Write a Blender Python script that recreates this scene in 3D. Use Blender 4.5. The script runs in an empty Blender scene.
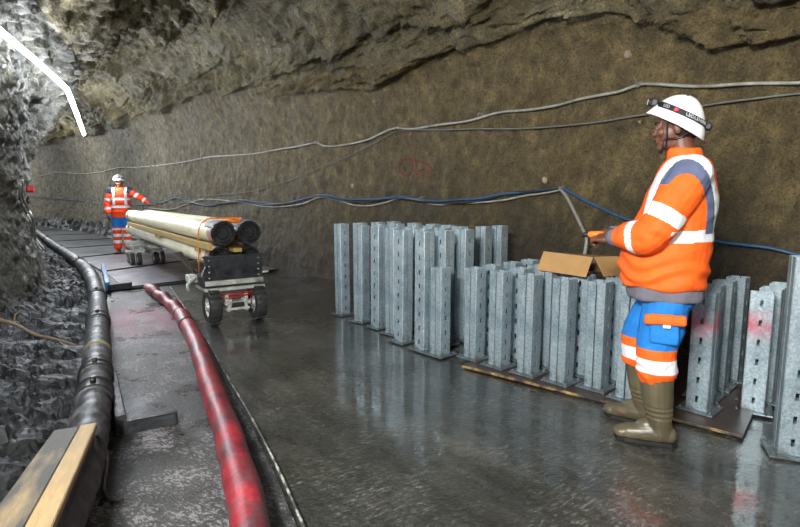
import bpy, bmesh, math, random
from mathutils import Vector, Matrix, noise, Euler
from mathutils.bvhtree import BVHTree
from math import sin, cos, pi, radians as R
random.seed(7)
S = bpy.context.scene
COL = S.collection
# ------------------------------------------------------------------ camera
F, H, PITCH = 520.0, 1.30, R(7.29)
cam = bpy.data.cameras.new('camera'); camo = bpy.data.objects.new('camera', cam); COL.objects.link(camo)
cam.sensor_width = 36; cam.lens = F/800*36; cam.clip_end = 200; cam.clip_start = .05
camo.location = (0, 0, H); camo.rotation_euler = (R(90)-PITCH, 0, 0)
S.camera = camo
CAMP = Vector((0, 0, H))
def project(p):
    d = Vector(p)-CAMP; f = d.y*cos(PITCH)-d.z*sin(PITCH); u = d.y*sin(PITCH)+d.z*cos(PITCH); return (400+F*d.x/f, 263.5-F*u/f)
def ray(px, py):
    x = (px-400)/F; y = (263.5-py)/F
    return Vector((x, cos(PITCH)+y*sin(PITCH), -sin(PITCH)+y*cos(PITCH)))
def gp(px, py, z=0.0):
    """point of the horizontal plane at height z seen at that spot of the photograph"""
    d = ray(px, py); t = (z-H)/d.z
    return CAMP + d*t
# ------------------------------------------------------------------ helpers
def link(o, parent=None):
    COL.objects.link(o)
    if parent: o.parent = parent
    return o
def tag(o, label=None, cat=None, group=None, kind=None):
    if label: o['label'] = label
    if cat: o['category'] = cat
    if group: o['group'] = group
    if kind: o['kind'] = kind
    return o
def empty(name, loc=(0, 0, 0), rz=0, label=None, cat=None, group=None):
    o = bpy.data.objects.new(name, None); o.location = loc; o.rotation_euler = (0, 0, rz); o.empty_display_size = .1
    link(o); return tag(o, label, cat, group)
def copy_tree(o, parent=None):
    c = o.copy(); COL.objects.link(c)
    if parent: c.parent = parent
    for ch in list(o.children): copy_tree(ch, c)
    return c
def meshobj(name, verts, faces, mats, parent=None, smooth=True, idx=None):
    me = bpy.data.meshes.new(name); me.from_pydata([tuple(v) for v in verts], [], faces); me.validate(); me.update()
    if not isinstance(mats, (list, tuple)): mats = [mats]
    for m in mats: me.materials.append(m)
    me.polygons.foreach_set('use_smooth', [smooth]*len(me.polygons))
    if idx: me.polygons.foreach_set('material_index', idx)
    return link(bpy.data.objects.new(name, me), parent)
class MB:
    """collects shapes into one mesh"""
    def __init__(s): s.v = []; s.f = []; s.i = []
    def add(s, vs, fs, mi=0, M=None):
        n = len(s.v)
        s.v += [(M @ Vector(v)) if M else Vector(v) for v in vs]
        s.f += [tuple(a+n for a in f) for f in fs]; s.i += [mi]*len(fs); return s
    def box(s, c, d, M=None, mi=0, bev=0.0):
        x, y, z = d[0]/2, d[1]/2, d[2]/2
        b = min(bev, x*.9, y*.9, z*.9)
        if b <= 0:
            vs = [(c[0]+i*x, c[1]+j*y, c[2]+k*z) for k in (-1, 1) for j in (-1, 1) for i in (-1, 1)]
            fs = [(0, 2, 3, 1), (4, 5, 7, 6), (0, 1, 5, 4), (2, 6, 7, 3), (0, 4, 6, 2), (1, 3, 7, 5)]
            return s.add(vs, fs, mi, M)
        bm = bmesh.new(); bmesh.ops.create_cube(bm, size=1)
        for v in bm.verts: v.co = Vector((v.co.x*2*x, v.co.y*2*y, v.co.z*2*z))
        bmesh.ops.bevel(bm, geom=bm.edges[:], offset=b, segments=2, affect='EDGES', profile=.5)
        bm.verts.ensure_lookup_table()
        vs = [v.co+Vector(c) for v in bm.verts]; fs = [tuple(v.index for v in f.verts) for f in bm.faces]; bm.free()
        return s.add(vs, fs, mi, M)
    def tube(s, pts, r, n=10, mi=0, cap=True, M=None, flat=1.0):
        pts = [Vector(p) for p in pts]; k = len(pts)
        rs = r if isinstance(r, (list, tuple)) else [r]*k
        vs, fs = [], []; up = None
        for a in range(k):
            t = (pts[min(a+1, k-1)]-pts[max(a-1, 0)]).normalized()
            if up is None:
                up = Vector((0, 0, 1)) if abs(t.z) < .9 else Vector((1, 0, 0))
            u = (up - t*up.dot(t)).normalized(); w = t.cross(u); up = u
            for b in range(n):
                an = 2*pi*b/n
                vs.append(pts[a]+(u*cos(an)*flat+w*sin(an))*rs[a])
        for a in range(k-1):
            for b in range(n):
                c = (b+1) % n
                fs.append((a*n+b, a*n+c, (a+1)*n+c, (a+1)*n+b))
        if cap:
            fs.append(tuple(range(n))[::-1]); fs.append(tuple((k-1)*n+b for b in range(n)))
        return s.add(vs, fs, mi, M)
    def lathe(s, prof, n=20, M=None, mi=0, closed=False):
        """profile of (radius, z) turned about z"""
        vs, fs = [], []; k = len(prof)
        for (r_, z_) in prof:
            for b in range(n):
                vs.append((r_*cos(2*pi*b/n), r_*sin(2*pi*b/n), z_))
        for a in range(k if closed else k-1):
            a2 = (a+1) % k
            for b in range(n):
                c = (b+1) % n; fs.append((a*n+b, a*n+c, a2*n+c, a2*n+b))
        if not closed:
            fs.append(tuple(range(n))[::-1]); fs.append(tuple((k-1)*n+b for b in range(n)))
        return s.add(vs, fs, mi, M)
    def ell(s, c, r, n=16, m=10, mi=0, M=None, rot=None):
        vs, fs = [], []
        for a in range(1, m):
            th = pi*a/m
            for b in range(n):
                ph = 2*pi*b/n
                p = Vector((r[0]*sin(th)*cos(ph), r[1]*sin(th)*sin(ph), r[2]*cos(th)))
                if rot: p = rot @ p
                vs.append(p+Vector(c))
        t = Vector((0, 0, r[2])); t = rot @ t if rot else t
        vs += [Vector(c)+t, Vector(c)-t]; T = len(vs)-2
        for b in range(n):
            c2 = (b+1) % n
            fs.append((T, b, c2)); fs.append((T+1, (m-2)*n+c2, (m-2)*n+b))
            for a in range(m-2): fs.append((a*n+b, (a+1)*n+b, (a+1)*n+c2, a*n+c2))
        return s.add(vs, fs, mi, M)
    def prism(s, poly, z0, z1, M=None, mi=0):
        n = len(poly); vs = [(p[0], p[1], z0) for p in poly]+[(p[0], p[1], z1) for p in poly]
        fs = [tuple(range(n))[::-1], tuple(range(n, 2*n))]+[(a, (a+1) % n, n+(a+1) % n, n+a) for a in range(n)]
        return s.add(vs, fs, mi, M)
    def build(s, name, mats, parent=None, smooth=False):
        o = meshobj(name, s.v, s.f, mats, parent, smooth, s.i)
        bm = bmesh.new(); bm.from_mesh(o.data); bmesh.ops.recalc_face_normals(bm, faces=bm.faces[:]); bm.to_mesh(o.data); bm.free()
        return o
def autosmooth(o, ang=40):
    me = o.data
    me.polygons.foreach_set('use_smooth', [True]*len(me.polygons))
    bm = bmesh.new(); bm.from_mesh(me)
    for e in bm.edges:
        if len(e.link_faces) == 2 and e.calc_face_angle(0) > R(ang): e.smooth = False
    bm.to_mesh(me); bm.free(); return o
def crom(pts, n=8):
    """Catmull-Rom resample of a list of vectors"""
    P = [Vector(p) for p in pts]; P = [P[0]*2-P[1]]+P+[P[-1]*2-P[-2]]; out = []
    for i in range(1, len(P)-2):
        p0, p1, p2, p3 = P[i-1:i+3]
        for k in range(n):
            t = k/n
            out.append(.5*((2*p1)+(p2-p0)*t+(2*p0-5*p1+4*p2-p3)*t*t+(3*p1-p0-3*p2+p3)*t**3))
    out.append(P[-2].copy()); return out
def sm(a, b, x):
    t = max(0, min(1, (x-a)/(b-a))); return t*t*(3-2*t)
# ------------------------------------------------------------------ materials
def srgb(h):
    h = h.lstrip('#'); c = [int(h[i:i+2], 16)/255 for i in (0, 2, 4)]
    return tuple(((x/12.92) if x <= .04045 else ((x+.055)/1.055)**2.4) for x in c)+(1,)
class NT:
    def __init__(s, name):
        s.m = bpy.data.materials.new(name); s.m.use_nodes = True; s.t = s.m.node_tree; s.n = s.t.nodes; s.l = s.t.links
        s.b = s.n['Principled BSDF']; s.tc = s.n.new('ShaderNodeTexCoord')
    def vec(s, scale=(1, 1, 1), rot=(0, 0, 0), src='Object'):
        q = s.n.new('ShaderNodeMapping'); q.inputs['Rotation'].default_value = rot; s.l.new(s.tc.outputs[src], q.inputs[0])
        m = s.n.new('ShaderNodeMapping'); m.inputs['Scale'].default_value = scale; s.l.new(q.outputs[0], m.inputs[0]); return m.outputs[0]
    def noise(s, sc, det=4, rough=.55, v=None, dist=0):
        k = s.n.new('ShaderNodeTexNoise'); k.inputs['Scale'].default_value = sc; k.inputs['Detail'].default_value = det
        k.inputs['Roughness'].default_value = rough; k.inputs['Distortion'].default_value = dist
        s.l.new(v if v else s.tc.outputs['Object'], k.inputs['Vector']); return k.outputs['Fac']
    def vor(s, sc, v=None, feat='F1', out='Distance'):
        k = s.n.new('ShaderNodeTexVoronoi'); k.feature = feat; k.inputs['Scale'].default_value = sc
        s.l.new(v if v else s.tc.outputs['Object'], k.inputs['Vector']); return k.outputs[out]
    def ramp(s, f, stops):
        k = s.n.new('ShaderNodeValToRGB'); e = k.color_ramp.elements
        while len(e) < len(stops): e.new(.5)
        for q, (p, c) in zip(e, stops):
            q.position = p; q.color = srgb(c) if isinstance(c, str) else ((c,)*3+(1,) if not isinstance(c, tuple) else c)
        s.l.new(f, k.inputs[0]); return k.outputs[0]
    def mix(s, f, a, b, mode='MIX'):
        k = s.n.new('ShaderNodeMix'); k.data_type = 'RGBA'; k.blend_type = mode
        for sock, val in ((k.inputs[0], f), (k.inputs[6], a), (k.inputs[7], b)):
            if hasattr(val, 'links'): s.l.new(val, sock)
            elif isinstance(val, str): sock.default_value = srgb(val)
            else: sock.default_value = val
        return k.outputs[2]
    def math(s, op, a, b=0.0, c=None):
        k = s.n.new('ShaderNodeMath'); k.operation = op
        for i, val in enumerate((a, b) if c is None else (a, b, c)):
            if hasattr(val, 'links'): s.l.new(val, k.inputs[i])
            else: k.inputs[i].default_value = val
        return k.outputs[0]
    def bump(s, h, strength=.5, dist=.01, prev=None):
        k = s.n.new('ShaderNodeBump'); k.inputs['Strength'].default_value = strength; k.inputs['Distance'].default_value = dist
        s.l.new(h, k.inputs['Height'])
        if prev: s.l.new(prev, k.inputs['Normal'])
        return k.outputs[0]
    def set(s, **kw):
        for k, v in kw.items():
            sock = s.b.inputs[{'color': 'Base Color', 'rough': 'Roughness', 'metal': 'Metallic', 'normal': 'Normal', 'spec': 'Specular IOR Level', 'emit': 'Emission Color', 'estr': 'Emission Strength', 'coat': 'Coat Weight', 'sheen': 'Sheen Weight', 'cior': 'Coat IOR', 'crough': 'Coat Roughness', 'cnormal': 'Coat Normal'}[k]]
            if hasattr(v, 'links'): s.l.new(v, sock)
            elif isinstance(v, str): sock.default_value = srgb(v)
            else: sock.default_value = v
        return s.m
def plain(name, col, rough=.5, metal=0, nscale=30, var=.25, bump=.2, bd=.002, dirt=None, dirt_amt=.5, dscale=6):
    t = NT(name); c = srgb(col); n = t.noise(nscale, 5)
    dark = tuple(x*(1-var) for x in c[:3])+(1,); lite = tuple(min(1, x*(1+var*.6)) for x in c[:3])+(1,)
    cc = t.ramp(n, [(.3, dark), (.7, lite)])
    if dirt:
        k = t.ramp(t.noise(dscale, 6, .65), [(.5-dirt_amt*.2, 0.0), (.5+.28*(1-dirt_amt)+.06, 1.0)])
        cc = t.mix(t.math('SUBTRACT', 1.0, k), dirt, cc)
    return t.set(color=cc, rough=rough, metal=metal, normal=t.bump(n, bump, bd))
# ------------------------------------------------------------------ rock materials
def rock_mat(name, a, b, c, wet=.5):
    t = NT(name)
    big = t.noise(.9, 5, .6); mid = t.noise(6, 6, .65); fine = t.noise(45, 5, .7)
    col = t.ramp(big, [(.3, a), (.5, b), (.72, c)])
    col = t.mix(.75, col, t.ramp(mid, [(.25, '#3a3832'), (.5, '#8c8b80'), (.75, '#dedac8')]), 'OVERLAY')
    sp = t.ramp(fine, [(.36, .25), (.5, .85), (.66, 1.5)])
    col = t.mix(.85, col, sp, 'MULTIPLY')
    n1 = t.bump(mid, .9, .09); n2 = t.bump(fine, 1.0, .035, n1)
    cr = t.vor(14, feat='SMOOTH_F1'); n3 = t.bump(cr, .5, .03, n2)
    rg = t.ramp(t.noise(2.5, 4), [(.35, .38), (.65, .8)])
    return t.set(color=col, rough=rg, normal=n3, spec=wet)
def wall_mat():
    t = NT('sprayed_concrete_wall')
    # sprayed concrete: ochre above, grey brown at the foot, faint diagonal spray strokes
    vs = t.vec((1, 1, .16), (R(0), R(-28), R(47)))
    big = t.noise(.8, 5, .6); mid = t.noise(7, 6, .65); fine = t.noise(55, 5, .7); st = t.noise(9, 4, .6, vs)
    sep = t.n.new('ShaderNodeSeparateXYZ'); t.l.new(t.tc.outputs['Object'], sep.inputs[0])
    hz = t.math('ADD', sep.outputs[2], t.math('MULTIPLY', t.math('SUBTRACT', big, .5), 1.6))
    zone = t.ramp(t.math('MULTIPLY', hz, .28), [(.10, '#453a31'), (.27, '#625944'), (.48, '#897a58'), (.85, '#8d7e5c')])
    # greyer away down the tunnel
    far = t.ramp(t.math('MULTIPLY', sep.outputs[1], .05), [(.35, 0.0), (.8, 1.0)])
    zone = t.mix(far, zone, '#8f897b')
    col = t.mix(.7, zone, t.ramp(mid, [(.25, '#3e3c36'), (.5, '#868378'), (.75, '#d2cdb8')]), 'OVERLAY')
    col = t.mix(.7, col, t.ramp(fine, [(.36, .3), (.5, .9), (.68, 1.5)]), 'MULTIPLY')
    col = t.mix(.65, col, t.ramp(st, [(.32, .5), (.68, 1.4)]), 'MULTIPLY')
    pale = t.ramp(t.noise(3.2, 5, .7), [(.66, 0.0), (.74, 1.0)])
    col = t.mix(t.math('MULTIPLY', pale, .35), col, '#a39a78')
    n1 = t.bump(mid, .9, .09); n2 = t.bump(st, .9, .07, n1); n3 = t.bump(fine, 1.0, .03, n2)
    return t.set(color=col, rough=t.ramp(big, [(.3, .55), (.7, .85)]), normal=n3, spec=.4)
M_ROCK = rock_mat('rough_rock_ceiling', '#665f4c', '#857a5c', '#9d967a')
M_ROCKL = rock_mat('rough_rock_left', '#3c3b32', '#504d42', '#66645a')
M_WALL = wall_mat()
# ------------------------------------------------------------------ the tunnel
Lp = [(-1.2, -6), (-1.7, -2), (-2.3, .6), (-3.2, 3.0), (-4.15, 5.2), (-5.25, 7.5), (-7.5, 10.4), (-10.6, 13.5), (-15.2, 17.6), (-21.5, 22), (-29, 26)]
Rp = [(8.6, -6), (7.4, -2), (5.9, .75), (3.7, 3.1), (1.2, 5.82), (-1.6, 8.85), (-4.6, 12.1), (-8.0, 15.8), (-12.6, 20.6), (-19.5, 26), (-27.5, 31)]
Hr = [2.7, 2.7, 2.7, 2.7, 2.95, 3.2, 3.5, 3.55, 3.6, 3.6, 3.6]          # height of the overhang on the right
Hc = [3.6, 3.6, 3.55, 3.55, 3.7, 3.85, 4.0, 4.0, 4.0, 4.0, 4.0]         # crown
NS = 100
Lc = crom([Vector((a, b, 0)) for a, b in Lp], NS); Rc = crom([Vector((a, b, 0)) for a, b in Rp], NS)
Hh = crom([Vector((a, b, 0)) for a, b in zip(Hr, Hc)], NS)
def prof(w, hr, hc):
    return [(.25, -.25), (.10, .12), (-.10, .75), (-.16, 1.35), (-.04, 1.95), (.22, 2.5), (.62, 2.98), (w*.3, hc-.28), (w*.48, hc), (w*.66, hc-.05),
            (w-.75, hr+.36), (w-.42, hr+.06), (w-.16, hr-.30), (w+.02, hr-.95), (w+.10, 1.3), (w+.06, .7), (w-.03, .15), (w-.12, -.25)]
NV = 22
verts = []; ring = None
for i in range(len(Lc)):
    L, Rr = Lc[i], Rc[i]; a = (Rr-L); w = a.length; a.normalize()
    hr, hc = Hh[i].x, Hh[i].y
    P = crom([Vector((u, 0, z)) for u, z in prof(w, hr, hc)], NV); n = len(P)
    along = (Lc[min(i+1, len(Lc)-1)]-Lc[max(i-1, 0)]).normalized()
    for j in range(n):
        u = P[j].x; z = P[j].z
        p = L+a*u+Vector((0, 0, z))
        tv = (P[min(j+1, n-1)]-P[max(j-1, 0)]).normalized()
        nn = Vector((tv.z, 0, -tv.x))                 # points into the tunnel
        N = a*nn.x+Vector((0, 0, nn.z))
        v = j/(n-1)
        q = p*1.0
        rz = hr-.12+.45*noise.noise(Vector((q.x*.45, q.y*.45, 3.1)))+.16*noise.noise(Vector((q.x*1.4, q.y*1.4, 9.1)))
        right = sm(.5, .62, v)
        up_ = sm(0, .10, z-rz)*right if v > .5 else 1.0       # 1 above the overhang
        rough = up_ if v > .5 else sm(.02, .42, v)*.9+.1
        big = noise.fractal(q*.75, .8, 2.1, 4)
        midn = noise.fractal(q*2.6+Vector((5, 1, 2)), .75, 2.0, 4)
        tiny = noise.fractal(q*9+Vector((1, 7, 2)), .7, 2.0, 3)
        rid = 1-abs(noise.noise(q*1.3+Vector((9, 4, 1))))*2
        bil = abs(noise.noise(q*4.2+Vector((2, 2, 8))))*.6+abs(noise.noise(q*9.5+Vector((6, 1, 3))))*.5+abs(noise.noise(q*20))*.30
        d = big*(.06+.15*rough)+midn*(.032+.05*rough)+tiny*(.014+.016*rough)+rid*.10*rough*sm(.25, .5, v)+bil*(.045+.145*rough)-.05*rough
        # overhang lips of the lumpy sprayed ceiling
        if v > .5:
            lip = sm(0, .07, z-rz)*(1-.75*sm(.1, .9, z-rz))
            d += .17*lip*(.55+.9*abs(noise.noise(Vector((q.x*.8, q.y*.8, 5)))))
            r2 = rz+.42+.2*noise.noise(Vector((q.x*.9, q.y*.9, 7.7)))
            d += .13*sm(0, .06, z-r2)*(1-sm(.1, .7, z-r2))*right
        if z < .1: d *= .5
        verts.append(p+N*d)
K = len(P); NI = len(Lc)
def tunnel_part(name, j0, j1, mat):
    vs = []; fs = []; m = j1-j0+1
    for i in range(NI): vs += verts[i*K+j0:i*K+j1+1]
    for i in range(NI-1):
        for j in range(m-1):
            fs.append((i*m+j, (i+1)*m+j, (i+1)*m+j+1, i*m+j+1))
    o = meshobj(name, vs, fs, mat, smooth=True); tag(o, kind='structure'); return o
jA = int(K*.36); jB = int(K*.655)
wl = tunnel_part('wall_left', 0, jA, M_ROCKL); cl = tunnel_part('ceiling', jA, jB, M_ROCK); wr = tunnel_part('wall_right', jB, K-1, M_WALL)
tag(wl, 'rough dark rock wall on the left bending out of sight'); tag(cl, 'lumpy sprayed rock ceiling of the tunnel'); tag(wr, 'long ochre brown sprayed concrete wall on the right')
# rock face closing the tunnel behind the viewpoint and far round the bend
for nm, i in (('wall_back', 0), ('wall_front', NI-1)):
    vs = [verts[i*K+j] for j in range(K)]; c = sum(vs, Vector())/K
    rows = 10; V2 = []; F2 = []
    for r_ in range(rows+1):
        for v_ in vs:
            p = v_.lerp(c, r_/rows); p = p+Vector((0, 1, 0))*(.25*noise.fractal(p, .8, 2, 3) if r_ > 0 else 0); V2.append(p)
    for r_ in range(rows):
        for j in range(K-1): F2.append((r_*K+j, r_*K+j+1, (r_+1)*K+j+1, (r_+1)*K+j))
    tag(meshobj(nm, V2, F2, M_ROCKL), kind='structure')
TUN = BVHTree.FromPolygons([tuple(v) for v in verts], [(i*K+j, (i+1)*K+j, (i+1)*K+j+1, i*K+j+1) for i in range(NI-1) for j in range(K-1)])
def wall_at(px, py, off=.03):
    """point on the built rock surface, stood off it by off metres"""
    d = ray(px, py).normalized(); hit = TUN.ray_cast(CAMP, d)
    p, n = hit[0], hit[1]
    if p is None: return gp(px, py, .3), Vector((0, 0, 1))
    if n.dot(d) > 0: n = -n
    return p+n*off, n
# ------------------------------------------------------------------ floor
def floor_mat():
    t = NT('wet_muddy_floor')
    track = t.vec((1, 1, 1), (0, 0, R(-38)))
    tr = t.vec((7, .7, 1), (0, 0, R(-38)))
    big = t.noise(1.1, 5, .6); streak = t.noise(1.5, 5, .6, tr); fine = t.noise(70, 4, .7); med = t.noise(9, 5, .65)
    col = t.ramp(big, [(.3, '#222422'), (.5, '#343531'), (.7, '#4f4d46')])
    col = t.mix(.8, col, t.ramp(streak, [(.3, .45), (.7, 1.6)]), 'MULTIPLY')
    col = t.mix(.8, col, t.ramp(fine, [(.35, .45), (.65, 1.5)]), 'MULTIPLY')
    rip = t.noise(11, 4, .62, t.vec((1.0, 2.4, 1), (0, 0, R(12))), dist=1.2)
    wet = t.ramp(t.noise(.85, 5, .6), [(.42, .04), (.66, .22)])
    rg = t.math('ADD', wet, t.math('MULTIPLY', t.ramp(med, [(.5, 0.0), (.75, 1.0)]), .12))
    n1 = t.bump(rip, .55, .018); n2 = t.bump(streak, .35, .015, n1); n3 = t.bump(fine, .12, .002, n2)
    film = t.ramp(t.noise(1.0, 5, .62), [(.40, 1.0), (.66, .4)])
    patch = t.ramp(t.noise(1.7, 4, .6), [(.42, .12), (.60, 1.0)])
    chop = t.math('MULTIPLY', t.noise(26, 4, .65, t.vec((.55, 1.7, 1), (0, 0, R(-22))), dist=.8), patch)
    cn = t.bump(chop, .22, .007, t.bump(t.noise(8, 2, .5, t.vec((.7, 2.6, 1), (0, 0, R(-14)))), .12, .004))
    fk = t.ramp(t.noise(38, 4, .8, t.vec((.6, 2.0, 1), (0, 0, R(-35)))), [(.55, 0.0), (.64, .8)])
    col = t.mix(t.math('MULTIPLY', fk, patch), col, '#8d8c84')
    return t.set(color=col, rough=t.math('ADD', rg, .22), normal=n3, spec=.5, coat=film, crough=.02, cnormal=cn)
M_FLOOR = floor_mat()
vs, fs = [], []
xs = [-32+.5*i for i in range(49)]+[-7.5+.12*i for i in range(0, 96)]+[4.2+.4*i for i in range(13)]
ys = [-6.5+.5*i for i in range(14)]+[.6+.12*i for i in range(0, 100)]+[12.8+.5*i for i in range(42)]
for y in ys:
    for x in xs:
        vs.append((x, y, .010*noise.noise(Vector((x*.8, y*.8, 1)))-.008))
nx = len(xs)
for j in range(len(ys)-1):
    for i in range(nx-1): fs.append((j*nx+i, j*nx+i+1, (j+1)*nx+i+1, (j+1)*nx+i))
tag(meshobj('floor', vs, fs, M_FLOOR), 'dark wet muddy tunnel floor with reflections', kind='structure')
# ------------------------------------------------------------------ lights
def on_ray(px, py, Y):
    d = ray(px, py); return CAMP+d*(Y/d.y)
def clear_line(a, b, ya=None):
    """ends (on the rays a and b) of a straight run hanging just clear of the rock"""
    S_ = [(a[0]+(b[0]-a[0])*k/12, a[1]+(b[1]-a[1])*k/12) for k in range(13)]
    Y = [(wall_at(x, y, 0)[0]).y for x, y in S_]
    y0 = ya if ya else Y[0]-.25; y1 = Y[-1]-.25
    for _ in range(60):
        bad = [k for k in range(13) if on_ray(*S_[k], y0+(y1-y0)*k/12).y > Y[k]-.12]
        if not bad: break
        if not ya: y0 -= .04
        y1 -= .04
    return y0, y1
y0, y1 = clear_line((0, 31), (68, 90)); y1, y2 = y1, clear_line((68, 90), (84, 134))[1]; y2 = max(y2, y1)
strip = [on_ray(-6, 26, y0), on_ray(35, 60, (y0+y1)/2), on_ray(67, 89, y1*.95), on_ray(73, 104, y1*1.0), on_ray(84, 134, y1*1.28)]
M_LED = NT('led_strip_tube').set(color='#ffffff', emit='#eaf2ff', estr=26.0, rough=.4)
def grid_between(A, B, nu, hf, side=0.0):
    """surface between two resampled polylines A and B; hf(p, v) gives the height"""
    vs, fs = [], []
    for a, b in zip(A, B):
        for k in range(nu+1):
            v = k/nu; p = a.lerp(b, v); p.z = hf(p, v); vs.append(p)
    for i in range(len(A)-1):
        for k in range(nu): fs.append((i*(nu+1)+k, i*(nu+1)+k+1, (i+1)*(nu+1)+k+1, (i+1)*(nu+1)+k))
    return vs, fs
def resample(P, step):
    P = crom(P, 24); out = [P[0]]; acc = 0
    for a, b in zip(P, P[1:]):
        L = (b-a).length; 
        while acc+L >= step:
            t = (step-acc)/L; a = a.lerp(b, t); out.append(a.copy()); L = (b-a).length; acc = 0
        acc += L
    return out
def slabs(p, sc, seed):
    """broken slate: every cell is a tilted facet"""
    q = Vector((p.x*sc, p.y*sc*.75, seed)); d, pts = noise.voronoi(q)
    c = pts[0]; h = noise.cell(c*7.3); k = noise.cell(c*5.1+Vector((3, 3, 3))); m = noise.cell(c*3.7+Vector((8, 1, 2)))
    edge = min(1, (d[1]-d[0])*3.5)
    return (.35+.65*h)*edge+((q.x-c.x)*(k-.5)+(q.y-c.y)*(m-.5))*1.5*edge
def mud_mat(name, a, b, c, gl=.15):
    t = NT(name); big = t.noise(3, 6, .65); fine = t.noise(40, 5, .7); mid = t.noise(12, 5, .6)
    col = t.ramp(big, [(.3, a), (.5, b), (.72, c)])
    col = t.mix(.8, col, t.ramp(fine, [(.36, .35), (.66, 1.5)]), 'MULTIPLY')
    n1 = t.bump(mid, .7, .03); n2 = t.bump(fine, .6, .008, n1)
    return t.set(color=col, rough=t.ramp(mid, [(.3, gl), (.7, gl+.35)]), normal=n2, spec=.35)
M_MUD = mud_mat('wet_dark_slate_mud', '#0a0b0c', '#131516', '#292c2c', .34)
M_RUB = mud_mat('dark_rubble', '#202224', '#323435', '#4a4c4a', .3)
# ---- mud and broken slate between the black pipe and the left rock wall
PIPE = [gp(20, 585, .13), gp(57, 525, .13), gp(80, 470, .13), gp(92, 415, .13), gp(96, 375, .13), gp(97.5, 340, .13), gp(98, 310, .13), gp(95, 287, .13), gp(86, 269, .13), gp(70, 256, .13), gp(54, 245, .13), gp(41, 235, .13), gp(33, 227, .13), gp(26, 219, .13)]
PR = resample([Vector((p.x, p.y, 0)) for p in [Vector((-.75, .6, 0)), Vector((-1.0, 1.1, 0))]+PIPE[1:]], .042)
def lwall(p):
    """foot of the left rock wall beside p"""
    best = min(Lc, key=lambda c: (Vector((c.x, c.y, 0))-Vector((p.x, p.y, 0))).length)
    return Vector((best.x, best.y, 0))
A_ = [p+Vector((.10, .02, 0)) for p in PR]
B_ = []
for i, p in enumerate(PR):
    q = lwall(p); B_.append(q)
for _ in range(12): B_ = [B_[0]]+[(B_[i-1]+B_[i]*2+B_[i+1])/4 for i in range(1, len(B_)-1)]+[B_[-1]]
B_ = [b+(b-a).normalized()*.35 for a, b in zip(A_, B_)]
def mudh(p, v):
    e = sm(.06, .22, v); w = sm(.35, .95, v)
    h = .035+.04*e+.50*w*w*w+.05*w
    n = slabs(p+Vector((.08*noise.noise(p*5), .08*noise.noise(p*5+Vector((4, 4, 4))), 0)), 3.8, 2.0)*.055+slabs(p+Vector((.3, .1, 0)), 9.0, 5.0)*.03+.03*noise.fractal(p*2.2, .8, 2, 4)+.012*noise.fractal(p*14, .7, 2, 3)
    return h+n*(.12+.88*e)-.03
vs, fs = grid_between(A_, B_, 80, mudh)
tag(meshobj('mud_bank', vs, fs, M_MUD, smooth=False), 'heap of wet black mud and broken slate beside the black pipe', 'mud', kind='stuff')
# ---- rubble along the foot of the right wall, further down the tunnel
RB = [(-3.7, 11.0), (-4.8, 12.1), (-8.0, 15.6), (-12.5, 20.3), (-19, 25.6), (-25, 29.2)]
B2 = resample([Vector((a, b, 0)) for a, b in RB], .09)
A2 = []
for i, p in enumerate(B2):
    t = (B2[min(i+1, len(B2)-1)]-B2[max(i-1, 0)]).normalized(); nrm = Vector((t.y, -t.x, 0))
    if nrm.dot(Vector((-.7, -.7, 0))) < 0: nrm = -nrm
    A2.append(p+nrm*(.62+.12*noise.noise(p*.9))); B2[i] = p-nrm*.12
def rubh(p, v): return -.02+.36*v**1.3+(.10*slabs(p, 4.5, 3)+.10*noise.fractal(p*2, .8, 2, 4)+.10*abs(noise.noise(p*5)))*sm(0, .3, v)
vs, fs = grid_between(A2, B2, 16, rubh)
tag(meshobj('rubble_bank', vs, fs, M_RUB), 'dark loose rubble piled along the foot of the far right wall', 'rubble', kind='stuff')
# ---- lane of rough concrete between pipe and red hose
def lane_mat():
    t = NT('wet_concrete_painted_glints'); big = t.noise(1.6, 5, .65); fine = t.noise(60, 4, .7); 
    vs = t.vec((1.0, 1.8, 1), (0, 0, R(25))); sp = t.noise(48, 4, .75, vs)
    col = t.ramp(big, [(.3, '#20211f'), (.5, '#323330'), (.7, '#4b4a44')])
    red = t.ramp(t.noise(1.3, 3, .5, t.vec((1, .6, 1), (0, 0, 0))), [(.55, 0.0), (.70, .5)])
    vd = t.n.new('ShaderNodeVectorMath'); vd.operation = 'DISTANCE'; t.l.new(t.tc.outputs['Object'], vd.inputs[0]); sp0 = gp(132, 322); vd.inputs[1].default_value = (sp0.x, sp0.y, 0)
    spill = t.math('MULTIPLY', t.ramp(vd.outputs['Value'], [(.25, 1.0), (.95, 0.0)]), t.ramp(t.noise(5, 5, .7), [(.36, .1), (.58, .85)]))
    col = t.mix(spill, col, '#95425c')
    col = t.mix(.8, col, t.ramp(fine, [(.35, .5), (.66, 1.4)]), 'MULTIPLY')
    zone = t.noise(3.2, 5, .65)
    thr = t.math('ADD', sp, t.math('MULTIPLY', zone, .7))
    painted_glint = t.ramp(thr, [(.90, 0.0), (.97, 1.0)])  # pale flecks painted into the colour for glints off the water
    col = t.mix(t.math('MULTIPLY', painted_glint, .75), col, '#9c9ba0')
    n1 = t.bump(sp, .9, .02); n2 = t.bump(fine, .5, .006, n1)
    return t.set(color=col, rough=t.ramp(big, [(.35, .2), (.65, .5)]), normal=n2, spec=.6)
M_LANE = lane_mat()
La = [gp(60, 600), gp(84, 527), gp(104, 470), gp(112, 420), gp(112, 360), gp(110, 320), gp(112, 293)]
Lb = [gp(330, 600), gp(296, 527), gp(272, 470), gp(245, 415), gp(222, 375), gp(200, 335), gp(168, 287)]
NL = 12
vs, fs = grid_between(crom(La, NL), crom(Lb, NL), 14, lambda p, v: .012+.004*noise.noise(p*3))
n0 = len(vs)
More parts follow.
